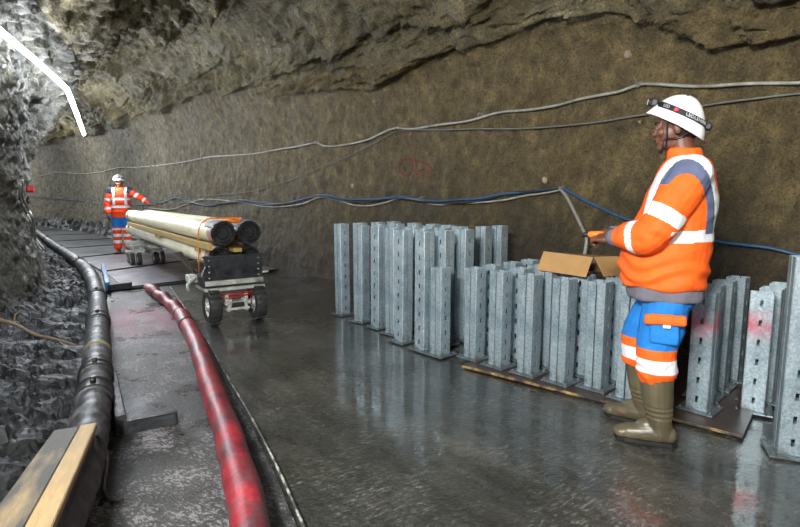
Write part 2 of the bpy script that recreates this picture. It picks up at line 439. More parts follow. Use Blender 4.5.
tag(meshobj('trim_1', vs, fs, M_LANE), 'strip of rough wet concrete speckled with painted glints between black pipe and red hose', kind='structure')
# pale kerb line of the concrete strip, worn into dashes
def gap_mat():
    t = NT('pale_worn_line'); n = t.noise(9, 4, .7)
    return t.set(color=t.ramp(n, [(.47, '#3b3c39'), (.60, '#a9aaa4')]), rough=.5, normal=t.bump(n, .4, .01))
mb = MB(); q = [p+Vector((.03, 0, .006)) for p in crom(Lb, NL)]; mb.tube(q, .007, 6)
tag(mb.build('trim_2', gap_mat(), None, True), 'pale worn edge line right of the red hose', kind='structure')
# ---- road plates down the tunnel
def plate_mat(name, c1, c2, tint=None):
    t = NT(name); big = t.noise(1.5, 5, .6); fine = t.noise(40, 4, .65)
    col = t.ramp(big, [(.32, c1), (.68, c2)])
    if tint: col = t.mix(t.ramp(t.noise(1.2, 4, .6), [(.46, 0.0), (.66, .7)]), col, tint)
    col = t.mix(.5, col, t.ramp(fine, [(.35, .6), (.65, 1.3)]), 'MULTIPLY')
    return t.set(color=col, rough=t.ramp(t.noise(2.5, 5), [(.4, .4), (.6, .6)]), normal=t.bump(fine, .2, .003), spec=.4)
M_PLATE = plate_mat('scuffed_grey_mat', '#4e5155', '#6c6e71'); M_PLATER = plate_mat('reddish_grey_mat', '#5c5c61', '#79787b', '#7c5f69')
M_SEAL = plain('black_seam_rubber', '#0e0f10', .6)
seams = [((125, 290), (200, 281)), ((104, 273), (160, 265.5)), ((78, 259), (120, 254.5)), ((62, 249.5), (112, 246)), ((48, 242.5), (100, 240)), ((39, 236.5), (80, 235)), ((34.5, 231.5), (60, 230.6)), ((31, 227.3), (50, 226.8)), ((28.5, 223.8), (44, 223.4))]
lines = []
for i, (a, b) in enumerate(seams):
    a = gp(*a); b = gp(*b); L = (2.55, 2.6, 2.55, 2.3, 2.1, 2.0, 1.9, 1.9, 1.9)[i]
    lines.append((a, a+(b-a).normalized()*L))
lab = ['nearest road plate, its front edge where the red hose ends', 'road plate under the rear wheels of the pipe trolley', 'road plate just behind the far worker', 'fourth road plate down the tunnel', 'fifth road plate down the tunnel', 'sixth road plate down the tunnel, small and far', 'seventh road plate down the tunnel', 'farthest road plate visible before the bend']
for i in range(8):
    (a, b), (c, d) = lines[i], lines[i+1]
    g = .025
    poly = [a.lerp(c, g), b.lerp(d, g), d.lerp(b, g), c.lerp(a, g)]
    cc = sum(poly, Vector())/4
    if i == 0:    # the near plate has its left front corner cut off
        poly = [poly[0].lerp(poly[1], .0), poly[1], poly[2], poly[3]]
    mb = MB(); nu = 10
    # slightly bowed sheet with thickness
    def P(u, v, z): 
        p = poly[0].lerp(poly[1], u).lerp(poly[3].lerp(poly[2], u), v)-cc; return Vector((p.x, p.y, z+.018*math.sin(pi*v)*(.6+.4*noise.noise(Vector((u*3, i, 0))))))
    vs = []; 
    for z in (.004, .026):
        for j in range(nu+1):
            for k in range(nu+1): vs.append(P(k/nu, j/nu, z))
    m = (nu+1)**2; fs = []
    for j in range(nu):
        for k in range(nu):
            q = j*(nu+1)+k; fs += [(q, q+nu+1, q+nu+2, q+1), (m+q, m+q+1, m+q+nu+2, m+q+nu+1)]
    for k in range(nu):
        for (s0, s1) in ((k, k+1), (nu*(nu+1)+k+1, nu*(nu+1)+k), ((k+1)*(nu+1), k*(nu+1)), (k*(nu+1)+nu, (k+1)*(nu+1)+nu)): fs.append((s0, s1, m+s1, m+s0))
    mb.add(vs, fs); o = mb.build('road_plate', M_PLATER if i < 2 else M_PLATE, None, False); autosmooth(o, 30)
    o.location = (cc.x, cc.y, 0.0)
    mb = MB(); mb.tube([P(k/nu, .0, .026) for k in range(nu+1)], .014, 6, flat=.7); st_ = mb.build('edge_seal', M_SEAL, o, True); tag(st_, 'black rubber seam strip')
    tag(o, 'grey flat '+lab[i], 'road plate', 'grey road plates laid end to end down the tunnel')
# ---- long black pipe
def rubber_mat(name, a='#1b1d1f', b='#4c4e4c', gl=.22, dirt='#5a574e', amt=.45):
    t = NT(name); v = t.noise(5, 6, .68); f = t.noise(38, 5, .7)
    col = t.ramp(v, [(.35, a), (.62, b), (.8, dirt)]); col = t.mix(.6, col, t.ramp(f, [(.35, .5), (.65, 1.35)]), 'MULTIPLY')
    return t.set(color=col, rough=t.ramp(v, [(.35, gl), (.65, gl+amt)]), normal=t.bump(f, .5, .006, t.bump(v, .5, .02)), spec=.55)
M_PIPE = rubber_mat('muddy_black_pipe', '#1b1d1f', '#55575a', .32, '#6a675e', .4); M_BLACK = rubber_mat('black_plastic', '#141516', '#232527', .3, '#3a3834', .3)
root = empty('drainage_pipe', (PIPE[4].x, PIPE[4].y, 0), 0, 'thick muddy black drainage pipe curving along the left side of the tunnel', 'pipe')
off = -Vector((PIPE[4].x, PIPE[4].y, 0))
ax = resample(PIPE, .02)
cl_ = [gp(87, 398, .13), gp(93.5, 376, .13), gp(97.5, 322, .13), gp(98, 297, .13), gp(80, 263, .13), gp(63, 250.5, .13), gp(48, 240, .13)]
rr = []
for i, p in enumerate(ax):
    r0 = .089+.004*math.sin(i*.9)+.006*noise.noise(Vector((i*.03, 1, 1)))
    if p.y > 7: r0 += .012*math.sin(i*.12)**8
    rr.append(r0)
mb = MB(); mb.tube([p+off for p in ax], rr, 18); mb.build('pipe_body', M_PIPE, root, True)
def near_i(p): return min(range(len(ax)), key=lambda i: (ax[i]-p).length)
for k, c in enumerate(cl_):
    i = near_i(c); t = (ax[min(i+2, len(ax)-1)]-ax[i-2]).normalized(); ctr = ax[i]
    M = Matrix.Translation(ctr+off) @ t.to_track_quat('Z', 'Y').to_matrix().to_4x4()
    mb = MB(); w = .07 if k % 2 else .10
    mb.lathe([(.092, -w), (.105, -w+.008), (.105, -w+.03), (.100, -w+.034), (.100, w-.034), (.105, w-.03), (.105, w-.008), (.092, w)], 24, M)
    mb.box((0, .108, 0), (.03, .03, .05), M)
    mb.build('coupling', M_BLACK, root, True)
i = near_i(gp(97, 353, .13)); mb = MB(); mb.tube([p+off for p in ax[i-1:i+2]], .0985, 18); o = mb.build('tape', plain('dirty_yellow_tape', '#8f8a63', .5, dirt='#3b3a35', dirt_amt=.6), root, True); tag(o, 'dirty yellowish tape band')
# strap loop hanging from the pipe beside the timber
s_ = gp(104, 430, .2); mb = MB(); mb.tube(crom([gp(97, 436, .24), gp(105, 446, .15), gp(107, 465, .06), gp(104, 488, .02), gp(112, 500, .02), gp(124, 498, .02)], 6), .007, 6)
o = mb.build('webbing_strap', plain('grey_webbing', '#70706a', .6, dirt='#2c2b29'), None, True); tag(o, 'thin grey strap hanging from the timber boards beside the black pipe', 'strap')
# ---- trough with timber boards on it, bottom left
zt = .30
TL, TM, TR = gp(54, 430, zt), gp(80, 426, zt), gp(97, 423, zt)
BL, BM, BR = gp(-42, 560, zt), gp(6, 560, zt), gp(38, 560, zt)
M_WOOD = None
def wood_mat(name, a, b, stain, axis_rot, amt):
    t = NT(name); v = t.vec((14, 1.2, 14), (0, 0, axis_rot)); g = t.noise(3, 5, .6, v); f = t.noise(60, 3, .6, t.vec((3, .4, 3), (0, 0, axis_rot)))
    col = t.ramp(g, [(.3, a), (.7, b)]); col = t.mix(.4, col, t.ramp(f, [(.3, .6), (.7, 1.2)]), 'MULTIPLY')
    if amt:
        s_ = t.ramp(t.noise(2.2, 5, .6, t.vec((3.2, .8, 1), (0, 0, axis_rot))), [(.30, 0.0), (.52, amt)])
        col = t.mix(s_, col, stain)
    return t.set(color=col, rough=.6, normal=t.bump(g, .3, .004))
ang = math.atan2((TR-BR).y, (TR-BR).x)-pi/2
M_BOARD = wood_mat('muddy_timber', '#97805a', '#b59f76', '#454440', -ang, 1.0); M_BOARD2 = wood_mat('clean_timber', '#a28654', '#bfa272', '#6c6558', -ang, .4)
def board(name, q, z0, z1, mat, lb, cat, grp=None):
    c = sum(q, Vector())/4; bm = bmesh.new()
    lo = [bm.verts.new((p.x-c.x, p.y-c.y, z0)) for p in q]; hi = [bm.verts.new((p.x-c.x, p.y-c.y, z1)) for p in q]
    bm.faces.new(lo[::-1]); bm.faces.new(hi)
    for i in range(4): bm.faces.new((lo[i], lo[(i+1) % 4], hi[(i+1) % 4], hi[i]))
    bmesh.ops.recalc_face_normals(bm, faces=bm.faces[:])
    bmesh.ops.bevel(bm, geom=bm.edges[:], offset=.003, segments=2, affect='EDGES')
    me = bpy.data.meshes.new(name); bm.to_mesh(me); bm.free(); me.materials.append(mat)
    o = link(bpy.data.objects.new(name, me)); o.location = (c.x, c.y, 0); return tag(o, lb, cat, grp)
e = (TR-TL).normalized()*.002
b1 = board('timber_board', [BL, BM-e, TM-e, TL], zt-.028, zt, M_BOARD, 'wide mud-stained timber board at bottom left, left of the cleaner board', 'board', 'timber boards laid on the black trough')
b2 = board('timber_board', [BM+e, BR, TR, TM+e], zt-.026, zt+.004, M_BOARD2, 'narrow clean yellow timber board at bottom left, nearest the black pipe', 'board', 'timber boards laid on the black trough')
tr = board('steel_trough', [BL.lerp(BR, .12), BL.lerp(BR, .93), TL.lerp(TR, .9), TL.lerp(TR, .15)], 0.0, zt-.030, M_BLACK, 'black steel box trough carrying the two timber boards', 'trough')
# ---- angle brackets lying by the pipe
def bracket(name, P0, P1, P2, hh, mats, lb):
    """triangular gusset: corner P1, arms to P0 (far) and P2 (right)"""
    c = P1.copy(); root = empty(name, (c.x, c.y, .014), 0, lb, 'bracket')
    a = P0-c; b = P2-c; a.z = b.z = 0
    mb = MB(); mb.prism([(0, 0), (b.x, b.y), (a.x, a.y)], .002, .012); mb.build('gusset_plate', mats[0], root)
    for d, nm, mt, hz, w in ((a, 'side_rail', mats[1], hh, .055), (b, 'front_rail', mats[2], hh*.7, .035)):
        mb = MB(); L = d.length; M = Matrix.Rotation(math.atan2(d.y, d.x), 4, 'Z')
        s_ = 1 if nm == 'side_rail' else 1
        mb.box((L/2, 0, hz-.004), (L, w, .008), M, bev=.002); mb.box((L/2, w/2-.004, hz/2), (L, .008, hz), M, bev=.002); mb.box((L/2, -w/2+.004, hz/2), (L, .008, hz), M, bev=.002)
        mb.box((.006, 0, hz/2), (.012, w, hz), M); mb.box((L-.006, 0, hz/2), (.012, w, hz), M)
        mb.build(nm, mt, root)
    return root
M_DARKST = rubber_mat('dark_wet_steel', '#1a1c1f', '#2e3134', .35, '#45474a', .3)
bracket('angle_bracket', gp(113, 388), gp(122, 436), gp(178, 425), .10, (M_DARKST,)*3, 'dark steel corner bracket with raised rails lying between black pipe and red hose')
M_BLUE = plain('blue_paint', '#1f6fae', .4, dirt='#24333f', dirt_amt=.3)
r_ = bracket('angle_bracket', gp(103, 270), gp(108, 292), gp(132, 289), .12, (M_DARKST, M_BLUE, M_DARKST), 'small corner bracket with a bright blue rail at the edge of the nearest road plate')
for ch in r_.children:
    if ch.name.startswith('side_rail'): tag(ch, 'bright blue rail')
# ---- red hose
def hose_mat():
    t = NT('red_woven_hose'); v = t.noise(5, 6, .65); f = t.noise(30, 5, .75)
    wv = t.n.new('ShaderNodeTexChecker'); wv.inputs['Scale'].default_value = 230; t.l.new(t.vec((1, 1, 1), (R(20), R(30), R(45))), wv.inputs['Vector'])
    col = t.ramp(t.math('ADD', t.math('MULTIPLY', v, .6), t.math('MULTIPLY', f, .4)), [(.38, '#33272a'), (.48, '#741f29'), (.58, '#9f2934'), (.74, '#b8525e')])
    gy = t.ramp(t.noise(9, 6, .7), [(.52, 0.0), (.66, .75)]); col = t.mix(gy, col, '#4f4a4c')
    col = t.mix(.35, col, t.ramp(wv.outputs['Fac'], [(0, .3), (1, 1.3)]), 'MULTIPLY')
    return t.set(color=col, rough=.42, normal=t.bump(f, .5, .006, t.bump(wv.outputs['Fac'], .15, .001)), spec=.5)
HP = [(262, 590), (253, 545), (242, 490), (229.5, 440), (216, 400), (206, 372), (198, 348), (190, 330), (179, 313), (167, 301), (156, 293), (147, 286)]
hp = [gp(x, y, .075) for x, y in HP]; hx = resample(hp, .02); hr_ = []
for i, p in enumerate(hx):
    r0 = .072+.004*noise.noise(Vector((i*.05, 3, 3)))
    r0 += .014*sm(4.9, 5.6, p.y)*abs(math.sin(i*.10))**4-.012*sm(5.2, 5.6, p.y)
    if i > len(hx)-8: r0 *= .75+.03*(len(hx)-i)
    hr_.append(r0); hx[i] = p+Vector((.012*noise.noise(p*2.5), 0, .0))
for i, p in enumerate(hx): p.z = hr_[i]+.012+(.02 if p.y > 7.3 else 0)
mb = MB(); mb.tube(hx, hr_, 22); o = mb.build('red_hose', hose_mat(), None, True)
tag(o, 'thick red woven hose snaking over the wet concrete toward the road plates', 'hose')
for k_, (x_, y_) in enumerate(((162, 299), (180, 321), (187, 333))):
    i = min(range(len(hx)), key=lambda i: abs(hx[i].y-gp(x_, y_).y)); jb = MB(); jb.tube(hx[i-2:i+3], [hr_[j]+.004 for j in range(i-2, i+3)], 20); jo = jb.build('hose_clamp', M_BLACK, o, True); tag(jo, 'black clamp band on the red hose')
# ---- branch in the mud, small debris
def mud_top(px, py):
    p = gp(px, py, .25); return p
tw = crom([gp(-8, 318, .34), gp(14, 324, .30), (gp(34, 334, .26)), gp(52, 338, .22), gp(76, 345, .16)], 6)
mb = MB(); mb.tube(tw, [.016-.009*i/len(tw) for i in range(len(tw))], 7); mb.tube([tw[6], tw[6]+Vector((-.06, .10, .05)), tw[6]+Vector((-.08, .2, .07))], [.008, .006, .003], 6)
tag(mb.build('broken_branch', plain('wet_bark', '#6b5a42', .6), None, True), 'thin bent brown branch lying on the black mud heap', 'branch')
def galv_mat(name, a='#7f949f', b='#a3b6bf', c='#c6d1d5', pink=False):
    t = NT(name); v = t.vor(95, feat='F1', out='Color'); n = t.noise(4, 5, .6); f = t.noise(50, 4, .65)
    sp = t.n.new('ShaderNodeSeparateColor'); t.l.new(v, sp.inputs[0])
    g = t.math('ADD', t.math('MULTIPLY', sp.outputs[0], .22), t.math('MULTIPLY', n, .78))
    col = t.ramp(g, [(.28, a), (.5, b), (.72, c)])
    st = t.noise(6, 4, .6, t.vec((6, 6, .7))); col = t.mix(.4, col, t.ramp(st, [(.3, .6), (.7, 1.25)]), 'MULTIPLY')
    if pink:
        k = t.n.new('ShaderNodeSeparateXYZ'); t.l.new(t.tc.outputs['Object'], k.inputs[0])
        m = t.ramp(k.outputs[2], [(.42, 0.0), (.50, 1.0), (.55, 1.0), (.64, 0.0)])
        m = t.math('MULTIPLY', m, t.ramp(t.noise(9, 4, .6), [(.35, .1), (.6, .8)]))
        col = t.mix(m, col, '#c4566a')
    mud = t.noise(7, 5, .7); k2 = t.n.new('ShaderNodeSeparateXYZ'); t.l.new(t.tc.outputs['Object'], k2.inputs[0])
    low = t.math('MULTIPLY', t.ramp(k2.outputs[2], [(.0, 1.0), (.16, 0.0)]), t.ramp(mud, [(.45, 0.0), (.6, .7)]))
    col = t.mix(low, col, '#4b4d4a')
    return t.set(color=col, rough=t.ramp(f, [(.35, .30), (.65, .5)]), metal=.5, normal=t.bump(f, .1, .002), spec=.5)
M_GALV = galv_mat('galvanised_steel'); M_GALVP = galv_mat('galvanised_steel_marked_pink', pink=True)
M_BASE = galv_mat('galvanised_base', '#4f5a60', '#76838a', '#94a0a3')
def channel_mesh(name, hgt, mat):
    """lipped C channel with real slots, open side towards -x"""
    W, Fl, Lip = .060, .055, .014
    z = [0]; k = .065
    while k+.05 < hgt: z += [k-.019, k+.019]; k += .12
    z.append(hgt)
    prof_ = [(-Fl, -W+Lip), (-Fl, -W), (-.004, -W), (0, -W+.004), (0, -.008), (0, .008), (0, W-.004), (-.004, W), (-Fl, W), (-Fl, W-Lip)]
    vs = [(x, y, zz) for zz in z for x, y in prof_]; m = len(prof_); fs = []
    for j in range(len(z)-1):
        for i in range(m-1):
            if i == 4 and j % 2 == 1: continue
            fs.append((j*m+i, j*m+i+1, (j+1)*m+i+1, (j+1)*m+i))
    me = bpy.data.meshes.new(name); me.from_pydata(vs, [], fs)
    o = bpy.data.objects.new(name, me); COL.objects.link(o)
    md = o.modifiers.new('s', 'SOLIDIFY'); md.thickness = .004; md.offset = -1
    dg = bpy.context.evaluated_depsgraph_get(); dg.update(); m2 = bpy.data.meshes.new_from_object(o.evaluated_get(dg)); m2.name = name
    bpy.data.objects.remove(o); m2.materials.clear(); m2.materials.append(mat); return m2
def base_mesh():
    mb = MB(); mb.box((0, 0, .005), (.205, .205, .010), bev=.002); o = mb.build('base_plate', M_BASE); me = o.data; bpy.data.objects.remove(o); return me
def bolt_mesh():
    mb = MB(); mb.lathe([(.014, 0), (.014, .002), (.010, .002), (.010, .010), (.005, .010), (.005, .016)], 8); o = mb.build('bolt', M_BASE); me = o.data; bpy.data.objects.remove(o); return me
CH = {(h, p): channel_mesh('channel', h, M_GALVP if p else M_GALV) for h in (1.0, .72) for p in (0, 1)}
BASE, BOLT = base_mesh(), bolt_mesh()
def make_post(h, pink=0, bolts=True):
    root = empty('slotted_post')
    for s_ in (0, 1):
        c = link(bpy.data.objects.new('channel', CH[(h, pink)]), root); c.location = (.0595 if s_ == 0 else -.0595, 0, .010); c.rotation_euler = (0, 0, 0 if s_ == 0 else pi)
        if pink: tag(c, 'channel with a pink spray mark')
    link(bpy.data.objects.new('base_plate', BASE), root)
    if bolts:
        for x, y in ((-.082, -.082), (.082, -.082), (-.082, .082), (.082, .082)):
            b = link(bpy.data.objects.new('bolt', BOLT), root); b.location = (x, y, .010)
    return root
PROTO = {}
def post(loc, rz, h, label, grp, pink=0, lean=(0, 0)):
    if (h, pink) not in PROTO: o = PROTO[(h, pink)] = make_post(h, pink)
    else: o = copy_tree(PROTO[(h, pink)])
    o.location = loc; o.rotation_euler = (lean[0], lean[1], rz); return tag(o, label, 'post', grp)
dv = Vector((.678, -.735, 0)).normalized(); nv = Vector((.735, .678, 0))
DA = math.atan2(dv.y, dv.x)            # slots look along the row
NA = math.atan2(-nv.y, -nv.x)          # slots look across, to the lane
# (pixel x, pixel y of the post foot's middle, slot direction, tall, name of the spot)
front = [(343, 317, DA, 1, 'at the far left end of the stack'), (362, 324, DA, 1, 'second from the left end of the stack'), (379, 330, NA, 1, 'third from the left end'), (394, 336, DA, 1, 'fourth from the left end'),
         (403, 344, NA, 1, 'fifth from the left end, slots to the lane'), (424, 352, NA, 1, 'sixth from the left end, slots to the lane'), (440, 357, DA, 0, 'standing in front of the tall posts'),
         (474, 362, DA, 0, 'leftmost of the short posts on the rusty sheet'), (499, 370, DA, 0, 'second short post on the rusty sheet'), (528, 377.5, DA, 0, 'left of the cardboard box'),
         (561, 386, DA, 0, 'below the left end of the cardboard box'), (596, 392, DA, 0, 'below the opening of the cardboard box'), (628, 403, DA, 0, 'just left of the near worker'),
         (699, 414, DA, 0, 'just right of the near worker')]
GT, GS = 'tall galvanised posts in the left of the stack', 'short galvanised posts in the stack'
rows = ['front row', 'second row', 'third row', 'back row']
cnt = 0; placed = []
random.seed(11)
for ci, (px, py, an, tall, nm) in enumerate(front):
    f0 = gp(px, py-3)
    if nm.startswith('standing in front'):
        post((f0.x, f0.y, 0.0), DA, .72, 'short galvanised slotted post '+nm, GS, 0); continue
    base_z = .016 if 458 < px < 745 else 0
    for r_ in range(4):
        p = f0+nv*(.255*r_)+dv*random.uniform(-.012, .012)*(1 if r_ else 0)
        h = 1 if tall or (r_ == 3 and ci == 9 and False) else 0
        if ci == 9 and r_ == 3: continue
        if ci == 5 and r_ == 3: continue
        if ci == 7 and r_ == 1: p -= nv*.02
        if ci == 13 and r_: p -= dv*.05
        if ci in (10,) and r_ == 2: continue
        if ci in (12,) and r_ == 3: continue
        a = an if r_ == 0 else (an if random.random() < .6 else (NA if an == DA else DA))
        a += random.uniform(-.05, .05)
        if ci == 1 and r_ == 0: a += .18
        if ci == 13: a = (DA, NA)[r_ == 0]+random.uniform(-.04, .04)
        pink = 1 if ci == 13 and r_ == 0 else 0
        hh = 1.0 if h else .72
        lab_ = '%s galvanised slotted post %s, %s' % ('tall' if h else 'short', nm, rows[r_])
        post((p.x, p.y, base_z), a, hh, lab_, GT if h else GS, pink, (random.uniform(-.006, .006), random.uniform(-.006, .006)))
for px_, nm in ((484, 'left one of the pair standing behind the short posts'), (500, 'right one of the pair standing behind the short posts')):
    p = gp(px_, 226.5, 1.01); dd = .17 if px_ > 490 else 0; post((p.x+dd*.19, p.y+dd, 0), DA+.03, 1.0, 'tall galvanised slotted post, '+nm, GT, 0)
# the group right of the worker, and the lone tall post at the frame edge
f0 = gp(752, 409)
for r_ in range(4):
    if r_ == 3: continue
    p = f0+nv*.25*r_
    post((p.x, p.y, .0 if r_ == 0 else .0), NA+random.uniform(-.03, .03)+(.25 if r_ == 0 else 0), .72, 'short galvanised slotted post %s beside the lone tall post' % ['with a pink spray mark', 'second behind the pink-marked one', 'third behind the pink-marked one'][r_], 'short galvanised posts at the right end', 1 if r_ == 0 else 0)
p = gp(788, 452)
post((p.x, p.y, 0), NA+.42, 1.0, 'nearest tall galvanised slotted post at the right edge of the picture', None, 0)
for ch in []: pass
# rusty sheet under the short posts
M_RUST = plain('wet_rusty_sheet', '#4a3a31', .35, .2, 12, .4, .3, .003, dirt='#2c2b2a', dirt_amt=.4)
q0 = gp(462, 367); q1 = gp(743, 438)
u_ = (q1-q0).normalized(); w_ = Vector((-u_.y, u_.x, 0))
if w_.dot(nv) < 0: w_ = -w_
root = empty('steel_sheet', (q0.x, q0.y, 0), 0, 'thin rusty steel sheet with a yellow edge under the short posts', 'sheet')
L = (q1-q0).length; ex = MB()
ex.prism([(0, 0), (u_.x*L, u_.y*L), ((u_*L+w_*1.12).x, (u_*L+w_*1.12).y), ((w_*1.12).x, (w_*1.12).y)], .001, .015); ex.build('sheet', M_RUST, root)
t = NT('worn_yellow_edge'); k = t.noise(6, 5, .7); t.set(color=t.ramp(k, [(.44, '#2e2824'), (.52, '#5a4434'), (.62, '#96804c'), (.76, '#b5a780')]), rough=.5, normal=t.bump(k, .4, .004))
mb = MB(); M = Matrix.Rotation(math.atan2(u_.y, u_.x), 4, 'Z'); mb.box((L/2, -.006, .010), (L, .016, .018), M, bev=.003); o = mb.build('edge_bar', t.m, root); tag(o, 'worn yellow and rust edge')
# ---- cardboard box open on top of the posts
M_CARD = plain('brown_cardboard', '#b08a58', .8, 0, 8, .12, .1); M_CARDSHADE = plain('card_painted_shade', '#54402a', .85)  # second card colour is darkened to paint the shade inside the box
zb = .745
cbx = gp(577, 273, zb)+nv*.16
root = empty('cardboard_box', (cbx.x, cbx.y, zb), 0, 'open brown cardboard box with raised flaps resting on the short posts', 'box')
def sheet(nm, pts, mat):
    a, b, c2, d2 = [Vector(p)-Vector((cbx.x, cbx.y, zb)) for p in pts]; n = (b-a).cross(d2-a).normalized()*.004
    mb = MB(); mb.add([a, b, c2, d2, a+n, b+n, c2+n, d2+n], [(3, 2, 1, 0), (4, 5, 6, 7), (0, 1, 5, 4), (1, 2, 6, 5), (2, 3, 7, 6), (3, 0, 4, 7)]); return mb.build(nm, mat, root)
A = gp(537, 270, zb+.005); B = gp(586, 277.5, zb+.005); C2 = on_ray(593, 257.5, B.y+.10); D = on_ray(544, 251.5, A.y+.10)
sheet('flap', (A, B, C2, D), M_CARD)
A2_ = gp(604, 277, zb+.005); B2_ = gp(622, 275, zb+.005); C3 = on_ray(618, 256.5, B2_.y+.12); D2 = on_ray(594, 257, A2_.y+.10)
sheet('flap', (A2_, B2_, C3, D2), M_CARD)
up_ = Vector((0, 0, 1))
f1, f2 = D-up_*(D.z-zb-.004), C2-up_*(C2.z-zb-.004); f3 = C3-up_*(C3.z-zb-.004); bk = nv*.20
sheet('box_side', (f1, f3, C3, D), M_CARDSHADE); sheet('box_side', (f1+bk, f3+bk, f3+bk+up_*.07, f1+bk+up_*.07), M_CARD)
sheet('box_side', (f1, f1+bk, f1+bk+up_*.07, D), M_CARD); sheet('box_side', (f3, f3+bk, f3+bk+up_*.07, C3), M_CARD); sheet('box_bottom', (f1, f3, f3+bk, f1+bk), M_CARD)
# orange cap of a tube standing behind the box
p = gp(569, 262, .76)+nv*.30
mb = MB(); mb.lathe([(.030, 0), (.036, .02), (.036, .05), (.028, .07), (.012, .078), (.0, .08)], 16); mb.tube([(0, 0, 0), (0, 0, -.62)], .028, 12)
o = mb.build('marker_cone', plain('orange_plastic', '#e2571c', .4), None, True); o.location = (p.x, p.y, .70); tag(o, 'small orange capped marker tube standing behind the cardboard box', 'marker')
M_WCAB = plain('dirty_white_cable', '#a9a99f', .5, dirt='#5b564b', dirt_amt=.3, dscale=3); M_GCAB = plain('grey_cable', '#6d6d66', .55)
M_BCAB = plain('blue_cable', '#2c5a86', .4, dirt='#2b3642', dirt_amt=.4, dscale=2); M_DCAB = plain('black_cable', '#232629', .4)
M_HOOK = plain('dull_steel', '#8b8b85', .4, .6)
def cable(name, px, r, mat, label, off=.04, sub=6, grp=None, sag=0):
    pts = []
    for x, y in px:
        p, n = wall_at(x, y, off); pts.append(p)
    mb = MB(); mb.tube(crom(pts, sub), r, 8); o = mb.build(name, mat, None, True); tag(o, label, 'cable', grp); return pts
cable('wall_cable', [(830, 80), (800, 81), (750, 82.5), (700, 84), (655, 84.5), (641, 84), (620, 91), (600, 96), (580, 101), (560, 104), (530, 109), (500, 113), (470, 119), (440, 125), (415, 128.5), (398, 128), (385, 133), (370, 138.5), (350, 144.5), (335, 146.5), (325, 145.5), (318, 143), (300, 147), (280, 150), (260, 153), (240, 155), (210, 157), (190, 161), (170, 164), (140, 167), (120, 168), (100, 172), (80, 174), (60, 172), (40, 176)], .014, M_WCAB, 'topmost dirty white cable strung along the right tunnel wall')
cable('wall_cable', [(830, 90), (800, 93), (760, 98), (720, 103), (690, 108), (660, 112), (640, 115), (600, 121), (560, 125), (520, 128), (480, 129), (440, 130), (405, 129.5)], .009, M_GCAB, 'thin grey cable just below the topmost white one, behind the near worker\'s helmet')
cable('wall_cable', [(398, 130), (380, 141), (360, 151), (340, 160), (320, 168.5), (300, 177), (280, 184.5), (260, 190), (240, 193), (220, 195), (200, 196)], .007, M_GCAB, 'thin grey wire slanting down from the middle anchor to the blue cable')
cable('wall_cable', [(830, 261), (800, 254), (770, 248.5), (740, 243.5), (720, 240), (700, 236), (670, 229.5), (640, 223), (620, 216), (600, 207), (585, 200), (575, 194), (563, 188), (550, 189), (530, 191), (505, 195), (480, 198.5), (460, 200), (440, 200.5), (420, 199), (400, 196.5), (385, 198), (370, 199), (345, 198.5), (330, 197), (320, 196), (300, 200.5), (285, 203), (270, 203), (255, 201), (240, 199.5), (222, 204), (205, 205), (190, 201), (178, 198), (165, 202), (145, 204.5), (125, 204), (105, 204), (90, 202), (75, 200), (60, 199.5), (45, 198), (30, 197)], .014, M_BCAB, 'long blue cable sagging along the right wall at waist height')
cable('wall_cable', [(563, 190), (545, 193), (530, 195), (505, 199.5), (480, 202), (460, 203.5), (440, 204), (425, 202), (412, 199.5), (400, 198), (385, 203), (370, 205.5), (355, 205.5), (340, 201), (322, 197), (305, 203), (290, 206), (278, 207), (265, 206.5), (250, 204), (235, 201.5), (215, 199), (200, 200), (185, 206), (170, 209), (150, 208)], .011, M_WCAB, 'pale grey cable looping beside the blue cable')
cable('wall_cable', [(563, 188), (540, 191), (515, 194), (480, 200.5), (440, 202), (400, 197.5), (370, 201.5), (345, 201), (320, 197), (290, 203), (262, 205), (240, 202), (210, 203), (180, 202)], .010, M_DCAB, 'black cable twisted together with the blue cable', .055)
# grey hose hanging off the wall hook behind the box
P = [wall_at(563, 188, .06)[0]]
for x, y, o_ in ((570, 197, .10), (579, 212, .16), (588, 230, .22), (594, 245, .25), (602, 262, .26)): P.append(wall_at(x, y, o_)[0])
mb = MB(); mb.tube(crom(P, 6), .016, 10); tag(mb.build('hanging_hose', plain('grey_conduit', '#85857f', .45), None, True), 'grey hose hanging from the wall hook down behind the cardboard box', 'hose')
# anchors holding the cables
def anchor(px, py, label, big=.7):
    p, n = wall_at(px, py, 0.0); root = empty('cable_anchor', p, 0, label, 'anchor', 'cable anchors in the right wall')
    root.rotation_mode = 'QUATERNION'; root.rotation_quaternion = n.to_track_quat('Z', 'Y')
    mb = MB(); mb.tube([(0, 0, -.03), (0, 0, .07)], .009*big, 8); mb.build('rod', M_HOOK, root, True)
    mb = MB(); mb.box((0, 0, .004), (.06*big, .06*big, .006), bev=.002); mb.build('washer_plate', M_HOOK, root)
    mb = MB(); mb.tube([(.026*cos(a)*big, .026*sin(a)*big, .052) for a in [i*pi/6 for i in range(11)]], .006, 6); mb.build('ring', M_HOOK, root, True)
for x, y, lb in ((641, 84, 'steel cable anchor at the high bend of the top cable'), (398, 128, 'steel cable anchor where three cables meet'), (318, 142.5, 'steel cable anchor left of the three-cable junction'), (213, 157, 'steel cable anchor above the pipe stack'), (563, 188, 'steel hook where the grey hose hangs'), (422, 198, 'cable anchor on the blue cable above the tall posts'), (320, 196, 'cable anchor on the blue cable left of the tall posts'), (482, 115, 'small anchor on the top cable above the short posts')):
    anchor(x, y, lb, .7)
p, n = wall_at(641, 84, .05); mb = MB(); mb.tube([p, p+Vector((-.03, 0, .05)), p+Vector((-.055, 0, .085))], [.006, .005, .003], 6)
